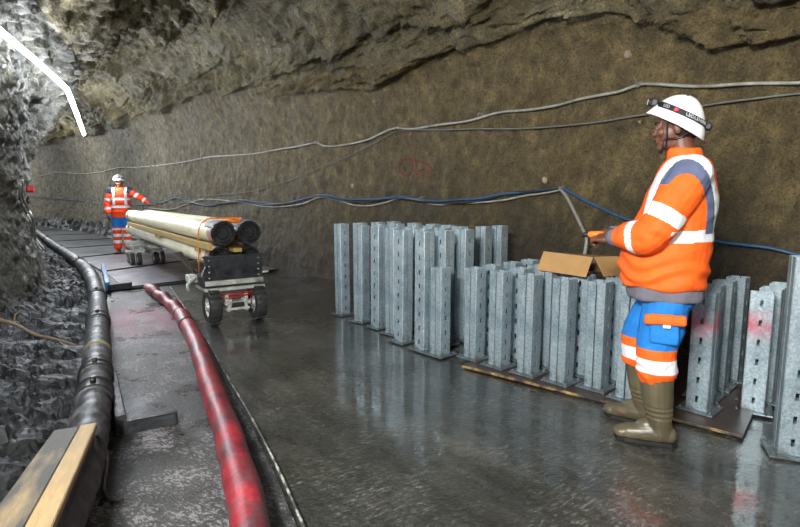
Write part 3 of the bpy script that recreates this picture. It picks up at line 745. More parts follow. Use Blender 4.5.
tag(mb.build('wire_tail', M_HOOK, None, True), 'short twisted wire end sticking up at the high cable anchor', 'wire')
# stones and bolt heads showing in the spray
def stone(px, py, s_, col, nm, lb, cat):
    p, n = wall_at(px, py, .0); mb = MB(); mb.ell((0, 0, 0), (s_, s_*.6, s_*.8), 14, 9)
    for v in mb.v: v += v.normalized()*.25*s_*noise.noise(v*18/s_*.06+Vector((px, 0, 0)))
    o = mb.build(nm, plain(nm+'_surface_%d' % px, col, .7, 0, 40, .3, .6, .01), None, False); o.location = p; o.rotation_euler = (0, .4, .6); tag(o, lb, cat)
stone(628, 55, .045, '#9a8378', 'rock_stub', 'pinkish stone stub high on the wall left of the helmet', 'stone')
stone(545, 180, .040, '#b8a890', 'rock_chip', 'pale chip of rock above the cable hook', 'stone')
stone(353, 186, .045, '#a39b86', 'rock_chip', 'pale chip of rock above the tall posts', 'stone')
stone(640, 130-8, .02, '#8b8068', 'rock_chip', 'tiny pale stone in the wall behind the near worker', 'stone')
# red sprayed marks on the wall: ring and flag shape
M_REDP = NT('faded_red_spray'); k = M_REDP.noise(30, 5, .7); M_REDP.set(color=M_REDP.ramp(k, [(.35, '#5a3a32'), (.6, '#83403a')]), rough=.8); M_REDP = M_REDP.m
def mark(pxs, r, nm, lb):
    pts = [wall_at(x, y, .004)[0] for x, y in pxs]; mb = MB(); mb.tube(crom(pts, 5), r, 6, flat=1); tag(mb.build(nm, M_REDP, None, True), lb, 'paint mark', 'faded red spray marks on the wall')
mark([(406+6.5*cos(a), 167+8.5*sin(a)) for a in [i*pi/8 for i in range(17)]], .010, 'spray_mark', 'faded red sprayed ring on the wall above the tall posts')
mark([(405, 136), (409, 146), (414, 156), (416, 168), (415, 185)], .008, 'spray_mark', 'faded red sprayed upright line right of the ring')
mark([(417, 160), (424, 163), (431, 168), (431, 175), (424, 177), (418, 172), (424, 168)], .012, 'spray_mark', 'faded red sprayed flag shape right of the upright line')
# cables on the left rock wall and small red tag
P = [wall_at(x, y, .05)[0] for x, y in ((16, 186), (18, 198), (22, 212), (28, 226), (35, 240), (43, 252))]
for k in (0, 1):
    mb = MB(); mb.tube([p+Vector((.03*k, 0, .05*k)) for p in crom(P, 5)], .014, 8); tag(mb.build('wall_cable', M_WCAB, None, True), ['pale cable running down the edge of the left rock wall, outer one', 'pale cable running down the edge of the left rock wall, inner one'][k], 'cable')
p, n = wall_at(26, 190, .06); mb = MB(); mb.box((0, 0, 0), (.10, .05, .10), bev=.02); o = mb.build('warning_tag', plain('red_plastic', '#c01f2a', .5)); o.location = p; o.rotation_euler = (0, 0, .6); tag(o, 'small red tag on the far wall at the tunnel bend', 'tag')
# ------------------------------------------------------------------ pipe trolley and its load
c0 = gp(236, 321); dc = Vector((-.570, .8217, 0)).normalized(); CA = math.atan2(dc.y, dc.x)
M_TYRE = rubber_mat('muddy_tyre', '#161718', '#2b2c2c', .45, '#4a4740', .3)
M_WSTEEL = plain('dirty_white_steel', '#b9bcb4', .45, .1, 30, .2, .2, dirt='#3a3a38', dirt_amt=.35, dscale=5)
M_GSTEEL = plain('bare_grey_steel', '#8b8f8c', .4, .5, 30, .25, .2, dirt='#33342f', dirt_amt=.45, dscale=6)
M_REDST = plain('red_painted_steel', '#b0202c', .4, 0, 30, .2, .2, dirt='#40302c', dirt_amt=.3, dscale=8)
M_BOXST = rubber_mat('black_tray_steel', '#131518', '#25292c', .25, '#3c3f40', .35)
M_RIM = plain('pale_wheel_rim', '#b3b5b0', .45, .3)
def wheel(parent, x, y, r, w, s=1):
    """tyre with a rim as its sub-part, axle along y"""
    M = Matrix.Translation((x, y, r)) @ Matrix.Rotation(pi/2, 4, 'X')
    mb = MB(); mb.lathe([(r*.55, -w*.42), (r*.8, -w*.5), (r*.95, -w*.42), (r, -w*.25), (r, w*.25), (r*.95, w*.42), (r*.8, w*.5), (r*.55, w*.42)], 28, M, closed=True)
    for k in range(18):   # tread blocks
        a = 2*pi*k/18
        mb.box((0, 0, 0), (.016, .03, w*.8), M @ Matrix.Rotation(a, 4, 'Z') @ Matrix.Translation((r*.985, 0, 0)) @ Matrix.Rotation(.25, 4, 'X'))
    t = mb.build('wheel', M_TYRE, parent); autosmooth(t, 35)
    mb = MB(); mb.lathe([(0, -w*.36), (r*.18, -w*.5), (r*.22, -w*.3), (r*.5, -w*.25), (r*.57, -w*.40), (r*.57, w*.40), (r*.5, w*.25), (r*.22, w*.3), (r*.18, w*.5), (0, w*.36)], 20, M)
    autosmooth(mb.build('rim', M_RIM, t), 35)
root = empty('pipe_trolley', (c0.x, c0.y, 0), CA, 'black and white front trolley with two tyres and a black tray under the pipe ends', 'trolley')
wheel(root, .0, .235, .185, .13); wheel(root, .0, -.235, .185, .13)
# tray: sheets, with lip and rivets
mb = MB()
mb.box((.0, 0, .535), (.012, .60, .32), bev=.003); mb.box((.0, 0, .695), (.03, .62, .02), bev=.004); mb.box((-.008, 0, .575), (.012, .60, .012)); mb.box((-.008, 0, .66), (.010, .56, .02), bev=.003)
mb.box((.22, .30, .45), (.44, .012, .15), bev=.003); mb.box((.22, -.30, .45), (.44, .012, .15), bev=.003); mb.box((.22, 0, .385), (.44, .60, .012))
mb.box((-.006, .285, .535), (.016, .03, .32), bev=.003); mb.box((-.006, -.285, .535), (.016, .03, .32), bev=.003)
mb.build('tray', M_BOXST, root)
mb = MB()
for yy in (-.255, .255):
    for k in range(5): mb.lathe([(.008, 0), (.008, .004), (.004, .007)], 8, Matrix.Translation((-.014, yy, .42+k*.06)) @ Matrix.Rotation(-pi/2, 4, 'Y'))
mb.build('rivet_row', M_WSTEEL, root)
mb = MB(); mb.box((-.02, 0, .425), (.03, .60, .05), bev=.004); mb.box((-.03, 0, .36), (.05, .62, .032), bev=.004); mb.box((.2, .27, .35), (.5, .04, .04), bev=.004); mb.box((.2, -.27, .35), (.5, .04, .04), bev=.004)
mb.build('frame', M_WSTEEL, root)
mb = MB(); mb.tube([(-.045, -.30, .322), (-.05, -.02, .295), (-.045, .29, .315)], .010, 8); mb.tube([(-.05, -.20, .29), (-.055, .02, .265), (-.05, .22, .262)], .010, 8); mb.tube([(-.02, .28, .33), (-.06, .12, .30)], .012, 8); mb.box((-.05, -.24, .31), (.03, .10, .02), bev=.004)
mb.build('tie_rod', M_REDST, root, True)
mb = MB(); mb.prism([(-.10, .13), (-.02, .17), (.06, .15), (.06, -.15), (-.02, -.17), (-.10, -.13)], .20, .225)
mb.box((-.05, .12, .17), (.10, .03, .13), Matrix.Rotation(.2, 4, 'X'), bev=.005); mb.box((-.05, -.12, .17), (.10, .03, .13), Matrix.Rotation(-.2, 4, 'X'), bev=.005)
mb.box((-.10, 0, .155), (.02, .24, .025), bev=.004); mb.tube([(0, -.17, .185), (0, .17, .185)], .022, 10); mb.box((-.03, .10, .26), (.05, .04, .08), bev=.005); mb.box((-.03, -.10, .26), (.05, .04, .08), bev=.005)
mb.build('axle_bracket', M_WSTEEL, root)
mb = MB(); mb.box((-.07, 0, .195), (.07, .13, .05), bev=.006); mb.build('tow_hitch', M_BLACK, root)
mb = MB(); mb.tube(crom([(-.02, .29, .60), (-.05, .31, .58), (-.05, .33, .54), (-.01, .33, .50)], 5), .008, 8); mb.build('latch', M_WSTEEL, root, True)
mb = MB(); mb.tube([(-.0, -.30, .50), (-.0, -.37, .50)], .012, 8); mb.build('pin', M_WSTEEL, root, True)
# the swung side flap left of the tray
mb = MB(); mb.add([(.30, .30, .50), (.12, .36, .52), (.26, .52, .74), (.48, .40, .72), (.30, .31, .50), (.12, .37, .515), (.26, .53, .735), (.48, .41, .715)], [(3, 2, 1, 0), (4, 5, 6, 7), (0, 1, 5, 4), (1, 2, 6, 5), (2, 3, 7, 6), (3, 0, 4, 7)])
mb.build('side_flap', M_DARKST, root)
mb = MB(); mb.box((.36, .34, .44), (.16, .10, .08), bev=.01); mb.tube([(.25, .34, .46), (.2, .42, .40), (.1, .44, .36)], .018, 8); mb.build('jack', M_WSTEEL, root)
# ---- rear bogie
rb = empty('rear_bogie', (c0+dc*5.45).to_tuple(), CA, 'low pale steel bogie on small dark wheels under the far ends of the pipes', 'trolley')
for y in (.24, .12, -.16, -.28): wheel(rb, (0 if y in (.24, -.28) else .0), y, .13, .075)
for y in (.24, -.28): wheel(rb, .34, y, .13, .075)
mb = MB(); mb.box((.15, 0, .30), (.60, .10, .06), bev=.006); mb.box((0, 0, .26), (.06, .62, .05), bev=.006); mb.box((.34, 0, .26), (.06, .62, .05), bev=.006); mb.box((.15, .24, .36), (.5, .05, .05), bev=.006); mb.box((.15, -.24, .36), (.5, .05, .05), bev=.006); mb.box((.0, .26, .22), (.07, .05, .15), bev=.006); mb.box((.0, -.26, .22), (.07, .05, .15), bev=.006)
mb.box((.05, 0, .43), (.06, .66, .10), bev=.006); mb.build('frame', M_WSTEEL, rb)
mb = MB(); mb.tube([(-.6, .1, .34), (-.3, .05, .33), (.1, 0, .33)], .02, 8); mb.build('drawbar', M_GSTEEL, rb, True)
# ---- the four plastic pipes
t = NT('cream_plastic'); n = t.noise(3, 5, .6, t.vec((.5, 2, 2))); 
t.set(color=t.ramp(n, [(.35, '#cfc8a2'), (.55, '#e4dfc2'), (.75, '#efecd6')]), rough=.38, normal=t.bump(n, .1, .004)); M_CREAM = t.m
M_PINK = plain('pinkish_end_sleeve', '#b78f8a', .5, dirt='#5a3c3e', dirt_amt=.5, dscale=9); M_PINKD = plain('dark_red_sleeve', '#6b3a3e', .5, dirt='#1f1a1b', dirt_amt=.5, dscale=9)
M_PLUG = rubber_mat('black_end_plug', '#0c0d0e', '#17191a', .2, '#26282a', .3)
M_RAG = plain('grey_wrap', '#84888c', .6, 0, 12, .3, .4, .01)
rP = .118
Lh = [(.075, .925, 0, 'upper pipe on the left, nearest the camera side', 0), (-.20, .925, .02, 'upper pipe on the right, beside the wall', 1), (.075, .655, .13, 'lower pipe on the left, under a timber spacer', 0), (-.20, .655, .05, 'lower pipe on the right, with a dark red end', 1)]
LEN = 6.3
for y, z, x0, nm, red in Lh:
    loc = c0+Vector((cos(CA), sin(CA), 0))*(.06+x0)+Vector((-sin(CA), cos(CA), 0))*y
    rt = empty('plastic_pipe', (loc.x, loc.y, z), CA, 'long cream plastic pipe, '+nm, 'pipe', 'cream plastic pipes stacked on the trolley')
    M = Matrix.Rotation(pi/2, 4, 'Y')
    mb = MB(); mb.lathe([(rP-.012, .12), (rP, .12), (rP, LEN), (rP-.012, LEN)], 36, M, closed=True); autosmooth(mb.build('pipe_wall', M_CREAM, rt), 40)
    mb = MB(); mb.lathe([(rP-.018, .0), (rP+.004, .0), (rP+.006, .02), (rP+.005, .19), (rP, .20), (rP-.018, .20)], 36, M, closed=True); autosmooth(mb.build('end_sleeve', M_PINKD if red else M_PINK, rt), 40)
    mb = MB(); mb.lathe([(0, .045), (rP*.5, .045), (rP*.56, .03), (rP*.8, .03), (rP*.84, -.012), (rP+.004, -.012), (rP+.008, -.006), (rP+.008, .012), (rP-.02, .012), (rP-.02, .10), (0, .10)], 36, M); autosmooth(mb.build('end_plug', M_PLUG, rt), 40)
    if z > .8:
        mb = MB(); n0 = 12; vs = []; fs = []
        for j in range(7):
            for k in range(n0+1):
                a = (-62+124*k/n0)*pi/180; rr_ = rP+.012+.006*noise.noise(Vector((j*.7, k*.5, y*9)))
                vs.append((-.05+.33*j/6+(.03 if k % 3 else 0), rr_*sin(a), rr_*cos(a)))
        for j in range(6):
            for k in range(n0): q = j*(n0+1)+k; fs.append((q, q+1, q+n0+2, q+n0+1))
        o = meshobj('grey_wrap', vs, fs, M_RAG, rt); md = o.modifiers.new('t', 'SOLIDIFY'); md.thickness = .004
        mb = MB(); mb.lathe([(rP, LEN-.32), (rP+.006, LEN-.315), (rP+.006, LEN-.22), (rP, LEN-.215)], 30, M); mb.build('tape_band', M_GSTEEL, rt, True)
def cpt(x, y, z): return Vector((c0.x+cos(CA)*x-sin(CA)*y, c0.y+sin(CA)*x+cos(CA)*y, z))
M_SPC = wood_mat('spacer_timber', '#9a7f3e', '#bfa463', '#55492c', 0, .2)
for x, nm in ((.62, 'near the front trolley'), (3.0, 'halfway along'), (5.9, 'at the far end by the standing worker')):
    rt = empty('timber_spacer', cpt(x, -.065, .790).to_tuple(), CA, 'yellow timber spacer between upper and lower pipes, '+nm, 'spacer', 'timber spacers in the pipe stack')
    mb = MB(); mb.box((0, 0, 0), (.10, .58, .030), bev=.003); mb.box((0, .275, -.03), (.12, .03, .12), bev=.003); mb.box((0, -.275, -.03), (.12, .03, .12), bev=.003)
    mb.build('spacer_block', M_SPC, rt)
# long lath running between the layers
mb = MB(); mb.box((3.0, 0, 0), (5.9, .09, .04), bev=.003); o = mb.build('timber_lath', M_SPC); o.location = cpt(0, -.065, .79-.045).to_tuple(); o.rotation_euler = (0, 0, CA); tag(o, 'long yellow timber lath lying in the gap between the pipe layers', 'timber')
mb = MB(); mb.box((2.9, 0, 0), (5.7, .035, .07), bev=.003); o = mb.build('timber_lath', M_SPC); o.location = cpt(0, .215, .79).to_tuple(); o.rotation_euler = (0, 0, CA); tag(o, 'long yellow timber lath along the left side between upper and lower pipes', 'timber')
M_OSTRAP = plain('orange_webbing', '#e07a1a', .6)
# orange strap round the load
pts = [(.50, .225, .48), (.50, .23, .62), (.50, .218, .90)]+[(.50, .075+(rP+.022)*sin(R(a)), .925+(rP+.022)*cos(R(a))) for a in (80, 50, 20, 0)]+[(.50, -.20+(rP+.022)*sin(R(a)), .925+(rP+.022)*cos(R(a))) for a in (0, -30, -60, -90)]+[(.50, -.34, .6)]
mb = MB(); mb.tube([cpt(*p) for p in pts], .012, 8, flat=.5)
tag(mb.build('lashing_strap', M_OSTRAP, None, True), 'orange lashing strap over the near ends of the pipes', 'strap')
mb = MB(); mb.box((0, 0, 0), (.09, .10, .035), bev=.01); mb.tube([(-.05, .03, .0), (-.02, .09, .02), (.05, .1, .01)], .014, 8); mb.tube([(.02, -.08, .01), (-.05, -.04, .03)], .012, 8)
o = mb.build('ratchet_buckle', M_OSTRAP); o.location = cpt(.14, -.065, 1.045).to_tuple(); o.rotation_euler = (0, 0, CA+.4); tag(o, 'orange ratchet buckle lying between the two upper pipes', 'buckle')
# ------------------------------------------------------------------ people
def fuse(name, mb, voxel, mats, parent, smooth_it=4, disp=None, paint=None):
    """unite closed overlapping shapes into one continuous skin"""
    me = bpy.data.meshes.new(name); me.from_pydata([tuple(v) for v in mb.v], [], mb.f); me.validate()
    bm = bmesh.new(); bm.from_mesh(me); bmesh.ops.recalc_face_normals(bm, faces=bm.faces[:]); bm.to_mesh(me); bm.free()
    o = bpy.data.objects.new(name, me); COL.objects.link(o)
    md = o.modifiers.new('r', 'REMESH'); md.mode = 'VOXEL'; md.voxel_size = voxel; md.use_smooth_shade = True
    if smooth_it: s_ = o.modifiers.new('s', 'SMOOTH'); s_.iterations = smooth_it; s_.factor = .5
    dg = bpy.context.evaluated_depsgraph_get(); dg.update(); m2 = bpy.data.meshes.new_from_object(o.evaluated_get(dg)); m2.name = name
    bpy.data.objects.remove(o); m2.materials.clear()
    for m in mats: m2.materials.append(m)
    if disp:
        ns = [v.normal.copy() for v in m2.vertices]
        for v, n in zip(m2.vertices, ns): v.co = v.co+n*disp(v.co, n)
    if paint: m2.polygons.foreach_set('material_index', [paint(f.center, f.normal) for f in m2.polygons])
    else: m2.polygons.foreach_set('material_index', [0]*len(m2.polygons))
    m2.polygons.foreach_set('use_smooth', [True]*len(m2.polygons)); m2.update()
    return link(bpy.data.objects.new(name, m2), parent)
def rings(mb, rows, n=28, power=2.3):
    """stack of horizontal super-ellipse rings: (cx, cy, z, rx, ry)"""
    vs, fs = [], []
    for cx, cy, z, rx, ry in rows:
        for b in range(n):
            a = 2*pi*b/n; c, s = cos(a), sin(a)
            vs.append((cx+rx*math.copysign(abs(c)**(2/power), c), cy+ry*math.copysign(abs(s)**(2/power), s), z))
    for a in range(len(rows)-1):
        for b in range(n): c = (b+1) % n; fs.append((a*n+b, a*n+c, (a+1)*n+c, (a+1)*n+b))
    fs.append(tuple(range(n))[::-1]); fs.append(tuple((len(rows)-1)*n+b for b in range(n))); mb.add(vs, fs)
def interp_rows(rows, k=6):
    A = crom([Vector((r[0], r[1], r[2])) for r in rows], k); B = crom([Vector((r[3], r[4], 0)) for r in rows], k)
    return [(a.x, a.y, a.z, max(.005, b.x), max(.005, b.y)) for a, b in zip(A, B)]
def limb(mb, pts, rs, k=6, n=16):
    A = crom([Vector(p) for p in pts], k); B = crom([Vector((r, 0, 0)) for r in rs], k)
    mb.tube(A, [max(.004, b.x) for b in B], n)
    mb.ell(A[0], (B[0].x,)*3, 14, 8); mb.ell(A[-1], (B[-1].x,)*3, 14, 8)
def cloth(name, col, rough=.75, bs=.6, dirt=None, amt=.2):
    t = NT(name); n = t.noise(14, 4, .55, dist=.4); f = t.noise(160, 2, .5); c = srgb(col)
    cc = t.ramp(n, [(.3, tuple(x*.80 for x in c[:3])+(1,)), (.65, c)])
    if dirt: cc = t.mix(t.ramp(t.noise(6, 5, .7), [(.55, 0.0), (.75, amt)]), cc, dirt)
    return t.set(color=cc, rough=rough, normal=t.bump(f, .08, .001, t.bump(n, bs, .012)), spec=.3)
M_OR = cloth('orange_hi_vis', '#f7641c', .7, .5, '#b05a30', .35); M_REF = cloth('reflective_tape', '#dfe4e6', .4, .25); M_NAVY = cloth('slate_blue_panel', '#59617c', .8, .4)
M_NAVD = cloth('dark_navy_panel', '#2b2f45', .8, .4); M_BLU = cloth('royal_blue_cloth', '#1f76c4', .8, .7); M_GREYC = cloth('grey_lining', '#6c6a76', .85, .8)
M_RDOR = cloth('red_orange_hi_vis', '#ee4a1c', .7, .5)
M_BOOT = plain('muddy_olive_rubber', '#5f5842', .38, 0, 14, .3, .4, .006, dirt='#3d382c', dirt_amt=.35, dscale=7); M_SOLE = plain('black_sole', '#1d1c1a', .5)
M_BROWNB = plain('brown_leather_boot', '#7c5436', .6, dirt='#332b24', dirt_amt=.3)
M_SKIN = plain('brown_skin', '#613b2a', .5, 0, 25, .15, .15); M_SKINL = plain('light_skin', '#b98468', .5, 0, 25, .12, .15)
M_HAIR = plain('black_hair', '#15110f', .7, 0, 90, .5, .8); M_GLOVE = plain('dark_glove', '#2a2b2d', .7); M_GLOVEB = plain('tan_glove', '#7d6036', .75)
M_HELM = plain('white_helmet_shell', '#ecedec', .25, 0, 8, .05, .05); M_STRAP = plain('black_strap', '#15171c', .55); M_EYE = plain('eye_white', '#d8d4cc', .3); M_IRIS = plain('dark_iris', '#20140e', .2)
M_TXT = plain('strap_lettering', '#c9ccd2', .5); M_BADGE = plain('red_badge', '#cf2233', .4)
def hand(mb, wrist, d, up, side, curl=.9, thumb=1):
    """palm and five bent fingers; d points along the palm, up out of its back, side towards the thumb"""
    d = Vector(d).normalized(); up = Vector(up); up = (up-d*up.dot(d)).normalized(); sd = d.cross(up)
    if sd.dot(Vector(side)) < 0: sd = -sd
    w = Vector(wrist)
    for k in range(4):
        off = (.030-.020*k)
        mb.tube([w+sd*off*.55, w+d*.045+sd*off*.9, w+d*.088+sd*off], [.017, .017, .0125], 10)
        L = (.040, .045, .041, .032)[k]
        p = w+d*.085+sd*off; a = .35*curl; seq = [p]
        for seg in (L, L*.62, L*.5):
            p = p+(d*cos(a)-up*sin(a))*seg; seq.append(p); a += .95*curl
        mb.tube(crom(seq, 3), [.0105-.0003*i for i in range(10)], 10); mb.ell(seq[-1], (.009,)*3, 10, 6); mb.ell(seq[0], (.0125,)*3, 10, 6)
    q = w+d*.02+sd*.028-up*.004
    seq = [q, q+sd*.022+d*.028-up*.012, q+sd*.020+d*.056-up*.030*thumb, q+sd*.006+d*.076-up*.042*thumb]
    mb.tube(crom(seq, 3), [.015-.0006*i for i in range(10)], 10); mb.ell(seq[-1], (.0095,)*3, 10, 6)
    mb.ell(w, (.026,)*3, 12, 8)
def seg_t(p, a, b):
    ab = b-a; t = max(0, min(1, (p-a).dot(ab)/ab.length_squared)); return t, (p-(a+ab*t)).length
def person(spec):
    V3 = lambda t: Vector(t)
    J = {k: V3(v) for k, v in spec['j'].items()}
    root = empty('person', spec['loc'], spec['rz'], spec['label'], 'person')
    hc = J['head']; HM = Matrix.Translation(hc) @ Euler(spec['head_rot'], 'XYZ').to_matrix().to_4x4()
    # --- body: one continuous skin
    mb = MB(); hd = MB()
    hd.ell((-.012, 0, .035), (.100, .077, .095), 24, 16); hd.ell((.028, 0, -.025), (.066, .062, .088), 24, 16); hd.ell((.030, 0, -.078), (.056, .050, .040), 20, 12)
    hd.ell((.070, 0, -.100), (.022, .026, .018)); hd.ell((.080, 0, .020), (.020, .048, .012)); hd.ell((.094, 0, -.010), (.012, .011, .028), rot=Matrix.Rotation(-.35, 3, 'Y')); hd.ell((.106, 0, -.030), (.014, .015, .011)); hd.ell((.092, 0, -.058), (.012, .026, .007)); hd.ell((.089, 0, -.070), (.012, .022, .008))
    for s in (-1, 1):
        hd.ell((.068, s*.040, -.025), (.024, .022, .024)); hd.ell((-.002, s*.077, -.012), (.020, .009, .032), rot=Matrix.Rotation(.2, 3, 'Y')); hd.ell((.082, s*.031, .004), (.014, .017, .010))
    for v in hd.v: v[:] = HM @ v
    mb.add(hd.v, hd.f)
    mb.tube([J['neck'], J['neck'].lerp(hc, .5), hc+Vector((-.02, 0, -.05))], [.064, .058, .056], 18)
    rings(mb, interp_rows(spec['torso_in']), 24)
    for s in ('l', 'r'):
        sh, el, wr = J['sh_'+s], J['el_'+s], J['wr_'+s]
        limb(mb, [sh, sh.lerp(el, .5), el, el.lerp(wr, .35), wr], [.058, .050, .040, .042, .027])
        hp, kn, an = J['hip_'+s], J['kn_'+s], J['an_'+s]
        limb(mb, [hp, hp.lerp(kn, .5), kn, kn.lerp(an, .35), an], [.085, .075, .055, .056, .038])
        mb.ell(an+Vector((.06, 0, -.05)), (.11, .04, .03))
        if not spec.get('glove_'+s): hand(mb, wr, *spec['hand_'+s])
    fuse('body', mb, .0045, [spec['skin']], root, 3)
    for s in ('l', 'r'):
        if spec.get('glove_'+s):
            g = MB(); hand(g, J['wr_'+s], *spec['hand_'+s]); g.tube([J['wr_'+s]-V3(spec['hand_'+s][0]).normalized()*.05, J['wr_'+s]+V3(spec['hand_'+s][0]).normalized()*.01], [.036, .032], 14); fuse('glove', g, .004, [spec['glove_'+s]], root, 2)
    for s in (-1, 1):
        e = MB(); e.ell((.083, s*.031, .003), (.012, .013, .011), M=HM); eo = e.build('eye', M_EYE, root, True)
        e = MB(); e.ell((.0925, s*.031, .003), (.004, .005, .005), M=HM); e.build('iris', M_IRIS, eo, True)
        e = MB(); e.tube([HM @ Vector((.100, s*.014, .022)), HM @ Vector((.098, s*.033, .028)), HM @ Vector((.082, s*.052, .022))], [.004, .005, .003], 8); e.build('eyebrow', M_HAIR, root, True)
    e = MB(); e.tube([HM @ Vector((.095, -.022, -.064)), HM @ Vector((.1035, 0, -.0645)), HM @ Vector((.095, .022, -.064))], [.002, .003, .002], 6); e.build('mouth_line', M_IRIS, root, True)
    e = MB(); e.ell((-.030, 0, .012), (.088, .0795, .092), 24, 14, M=HM); fuse('hair', e, .006, [M_HAIR], root, 1, disp=lambda c, n: .003*noise.noise(c*60))
    # --- helmet
    HM0 = HM; HM = HM @ Matrix.Translation((-.01, 0, .05)) @ Matrix.Rotation(spec.get('tilt', 0), 4, 'Y') @ Matrix.Translation((.01, 0, -.05))
    vs, fs = [], []; n, m = 48, 14
    for i in range(m+1):
        for b in range(n):
            ph = 2*pi*b/n; c_, s_ = cos(ph), sin(ph); front = max(0, c_)
            zr = .004+.046*c_+.006*cos(2*ph)-(.012*max(0, -c_)**2)
            t = i/m; th = t*pi/2
            rx, ry, rz = (.124, .108, .160-zr)
            fl = .012*(1-t)**5*(1+2.4*front**3)
            x = (rx+fl)*cos(th)*c_-.014; y = (ry+fl)*cos(th)*s_; z = zr+rz*sin(th)**.92
            z -= .010*front*(1-t)**4
            vs.append(HM @ Vector((x, y, z)))
    for i in range(m):
        for b in range(n): c = (b+1) % n; fs.append((i*n+b, i*n+c, (i+1)*n+c, (i+1)*n+b))
    ho = meshobj('helmet', vs, fs, M_HELM, root); md = ho.modifiers.new('t', 'SOLIDIFY'); md.thickness = .007; md.offset = -1
    v_ = MB()
    for dx in (-.03, -.01, .012):
        v_.ell((dx-.03, .050, .152-abs(dx)*.12), (.006, .004, .002), 8, 6, M=HM)
        v_.ell((dx-.03, -.050, .152-abs(dx)*.12), (.006, .004, .002), 8, 6, M=HM)
    v_.build('vent', M_STRAP, ho)
    # headlamp band round the shell
    def bandp(ph, dz, o_=.0):
        z0 = .062+.035*cos(ph)+dz; zr = .004+.046*cos(ph); q = max(0, min(1, (z0-zr)/(.160-zr))); k = math.sqrt(max(0, 1-q**2.17))
        return HM @ Vector(((.124+.007+o_)*k*cos(ph)-.014, (.108+.007+o_)*k*sin(ph), z0))
    vs, fs = [], []; n = 64
    for b in range(n):
        ph = 2*pi*b/n
        for dz, o_ in ((-.014, 0), (-.014, .004), (.014, .004), (.014, 0)): vs.append(bandp(ph, dz, o_))
    for b in range(n):
        c = (b+1) % n
        for k in range(4): l = (k+1) % 4; fs.append((b*4+k, c*4+k, c*4+l, b*4+l))
    bo = meshobj('headlamp_band', vs, fs, M_STRAP, ho, False)
    lb = MB(); p = bandp(0, .004, .012); q = HM.to_3x3(); X = (q @ Vector((1, 0, 0)))
    ML = Matrix.Translation(p) @ q.to_4x4(); lb.box((.008, 0, 0), (.036, .062, .040), ML, bev=.008); lb.lathe([(.019, 0), (.020, .016), (.017, .020)], 16, ML @ Matrix.Translation((.02, 0, 0)) @ Matrix.Rotation(pi/2, 4, 'Y')); lb.build('headlamp', M_STRAP, ho)
    ln = MB(); ln.lathe([(.0, .0205), (.015, .0205), (.015, .023), (0, .025)], 16, ML @ Matrix.Translation((.02, 0, 0)) @ Matrix.Rotation(pi/2, 4, 'Y')); ln.build('lamp_lens', spec['lens'], ho)
    bb = MB(); p2 = bandp(pi, -.004, .010); bb.box((0, 0, 0), (.030, .064, .034), Matrix.Translation(p2) @ q.to_4x4(), bev=.007); bb.build('battery_pack', M_STRAP, ho)
    root_lens = ML @ Vector((.06, 0, 0)); global HLP; HLP = Matrix.Translation(root.location) @ Matrix.Rotation(root.rotation_euler.z, 4, 'Z') @ root_lens
    if spec.get('lettering'):
        for txt, ph0, sz in (('LED', .80, .015), ('LEDLENSER', 1.75, .017)):
            cu = bpy.data.curves.new('band_lettering', 'FONT'); cu.body = txt; cu.size = sz*1.35; cu.align_x = 'LEFT'; cu.align_y = 'CENTER'; cu.extrude = .0004; cu.space_character = 1.05
            tmp = bpy.data.objects.new('t', cu); COL.objects.link(tmp); dg = bpy.context.evaluated_depsgraph_get(); dg.update(); tm = bpy.data.meshes.new_from_object(tmp.evaluated_get(dg)); bpy.data.objects.remove(tmp)
            for v in tm.vertices:
                x, y, z = v.co; v.co = bandp(ph0+x/.122, y, .0055+z)
            tm.materials.clear(); tm.materials.append(M_TXT); tm.name = 'band_lettering'; link(bpy.data.objects.new('band_lettering', tm), ho)
        bd = MB(); pb = bandp(1.38, 0, .006); bd.ell((0, 0, 0), (.012, .004, .010), M=Matrix.Translation(pb) @ q.to_4x4()); bd.build('red_badge', M_BADGE, ho)
    # chin strap
    HM = HM0
    st = MB()
    for s in (-1, 1):
        f1 = HM @ Vector((.045, s*.082, .03)); j1 = HM @ Vector((.045, s*.068, -.062)); ch = HM @ Vector((.068, s*.018, -.122)); bk = HM @ Vector((-.085, s*.066, -.02))
        st.tube(crom([f1, HM @ Vector((.045, s*.076, -.02)), j1, ch], 5), .007, 8, flat=.6); st.tube(crom([bk, HM @ Vector((-.02, s*.082, -.055)), j1], 5), .005, 8, flat=.6)
    st.tube([HM @ Vector((.068, .018, -.122)), HM @ Vector((.072, 0, -.124)), HM @ Vector((.068, -.018, -.122))], .007, 8)
    st.ell((.052, .062, -.085), (.010, .010, .024), M=HM); st.build('chin_strap', M_STRAP, ho, True)
    # --- jacket
    jk = MB(); rings(jk, interp_rows(spec['jacket']), 32)
    ce = spec['collar']; rings(jk, interp_rows(ce), 24, 2.0)
    for s in ('l', 'r'):
        sh, el, wr = J['sh_'+s], J['el_'+s], J['wr_'+s]; e2 = el.lerp(wr, .76)
        limb(jk, [sh+Vector((0, -.02 if s == 'l' else .02, .0)), sh.lerp(el, .45), el, el.lerp(wr, .5), e2], spec['sleeve'])
    def part_of(c):
        best = ('torso', 0)
        for s in ('l', 'r'):
            sh, el, wr = J['sh_'+s], J['el_'+s], J['wr_'+s]
            t1, d1 = seg_t(c, sh, el); t2, d2 = seg_t(c, el, wr)
            t, d = (t1, d1) if d1 < d2 else (1+t2, d2)
            inside = abs(c.y) < .165 and t < .55
            if d < .098 and not inside and (t > .12 or abs(c.y) > .2): best = (s, t)
        return best
    mats = [spec['orange'], M_REF, spec['panel']]
    def paint(c, n): 
        w, t = part_of(c); return spec['paint'](w, t, c, n)
    fold = spec.get('fold', 1.0)
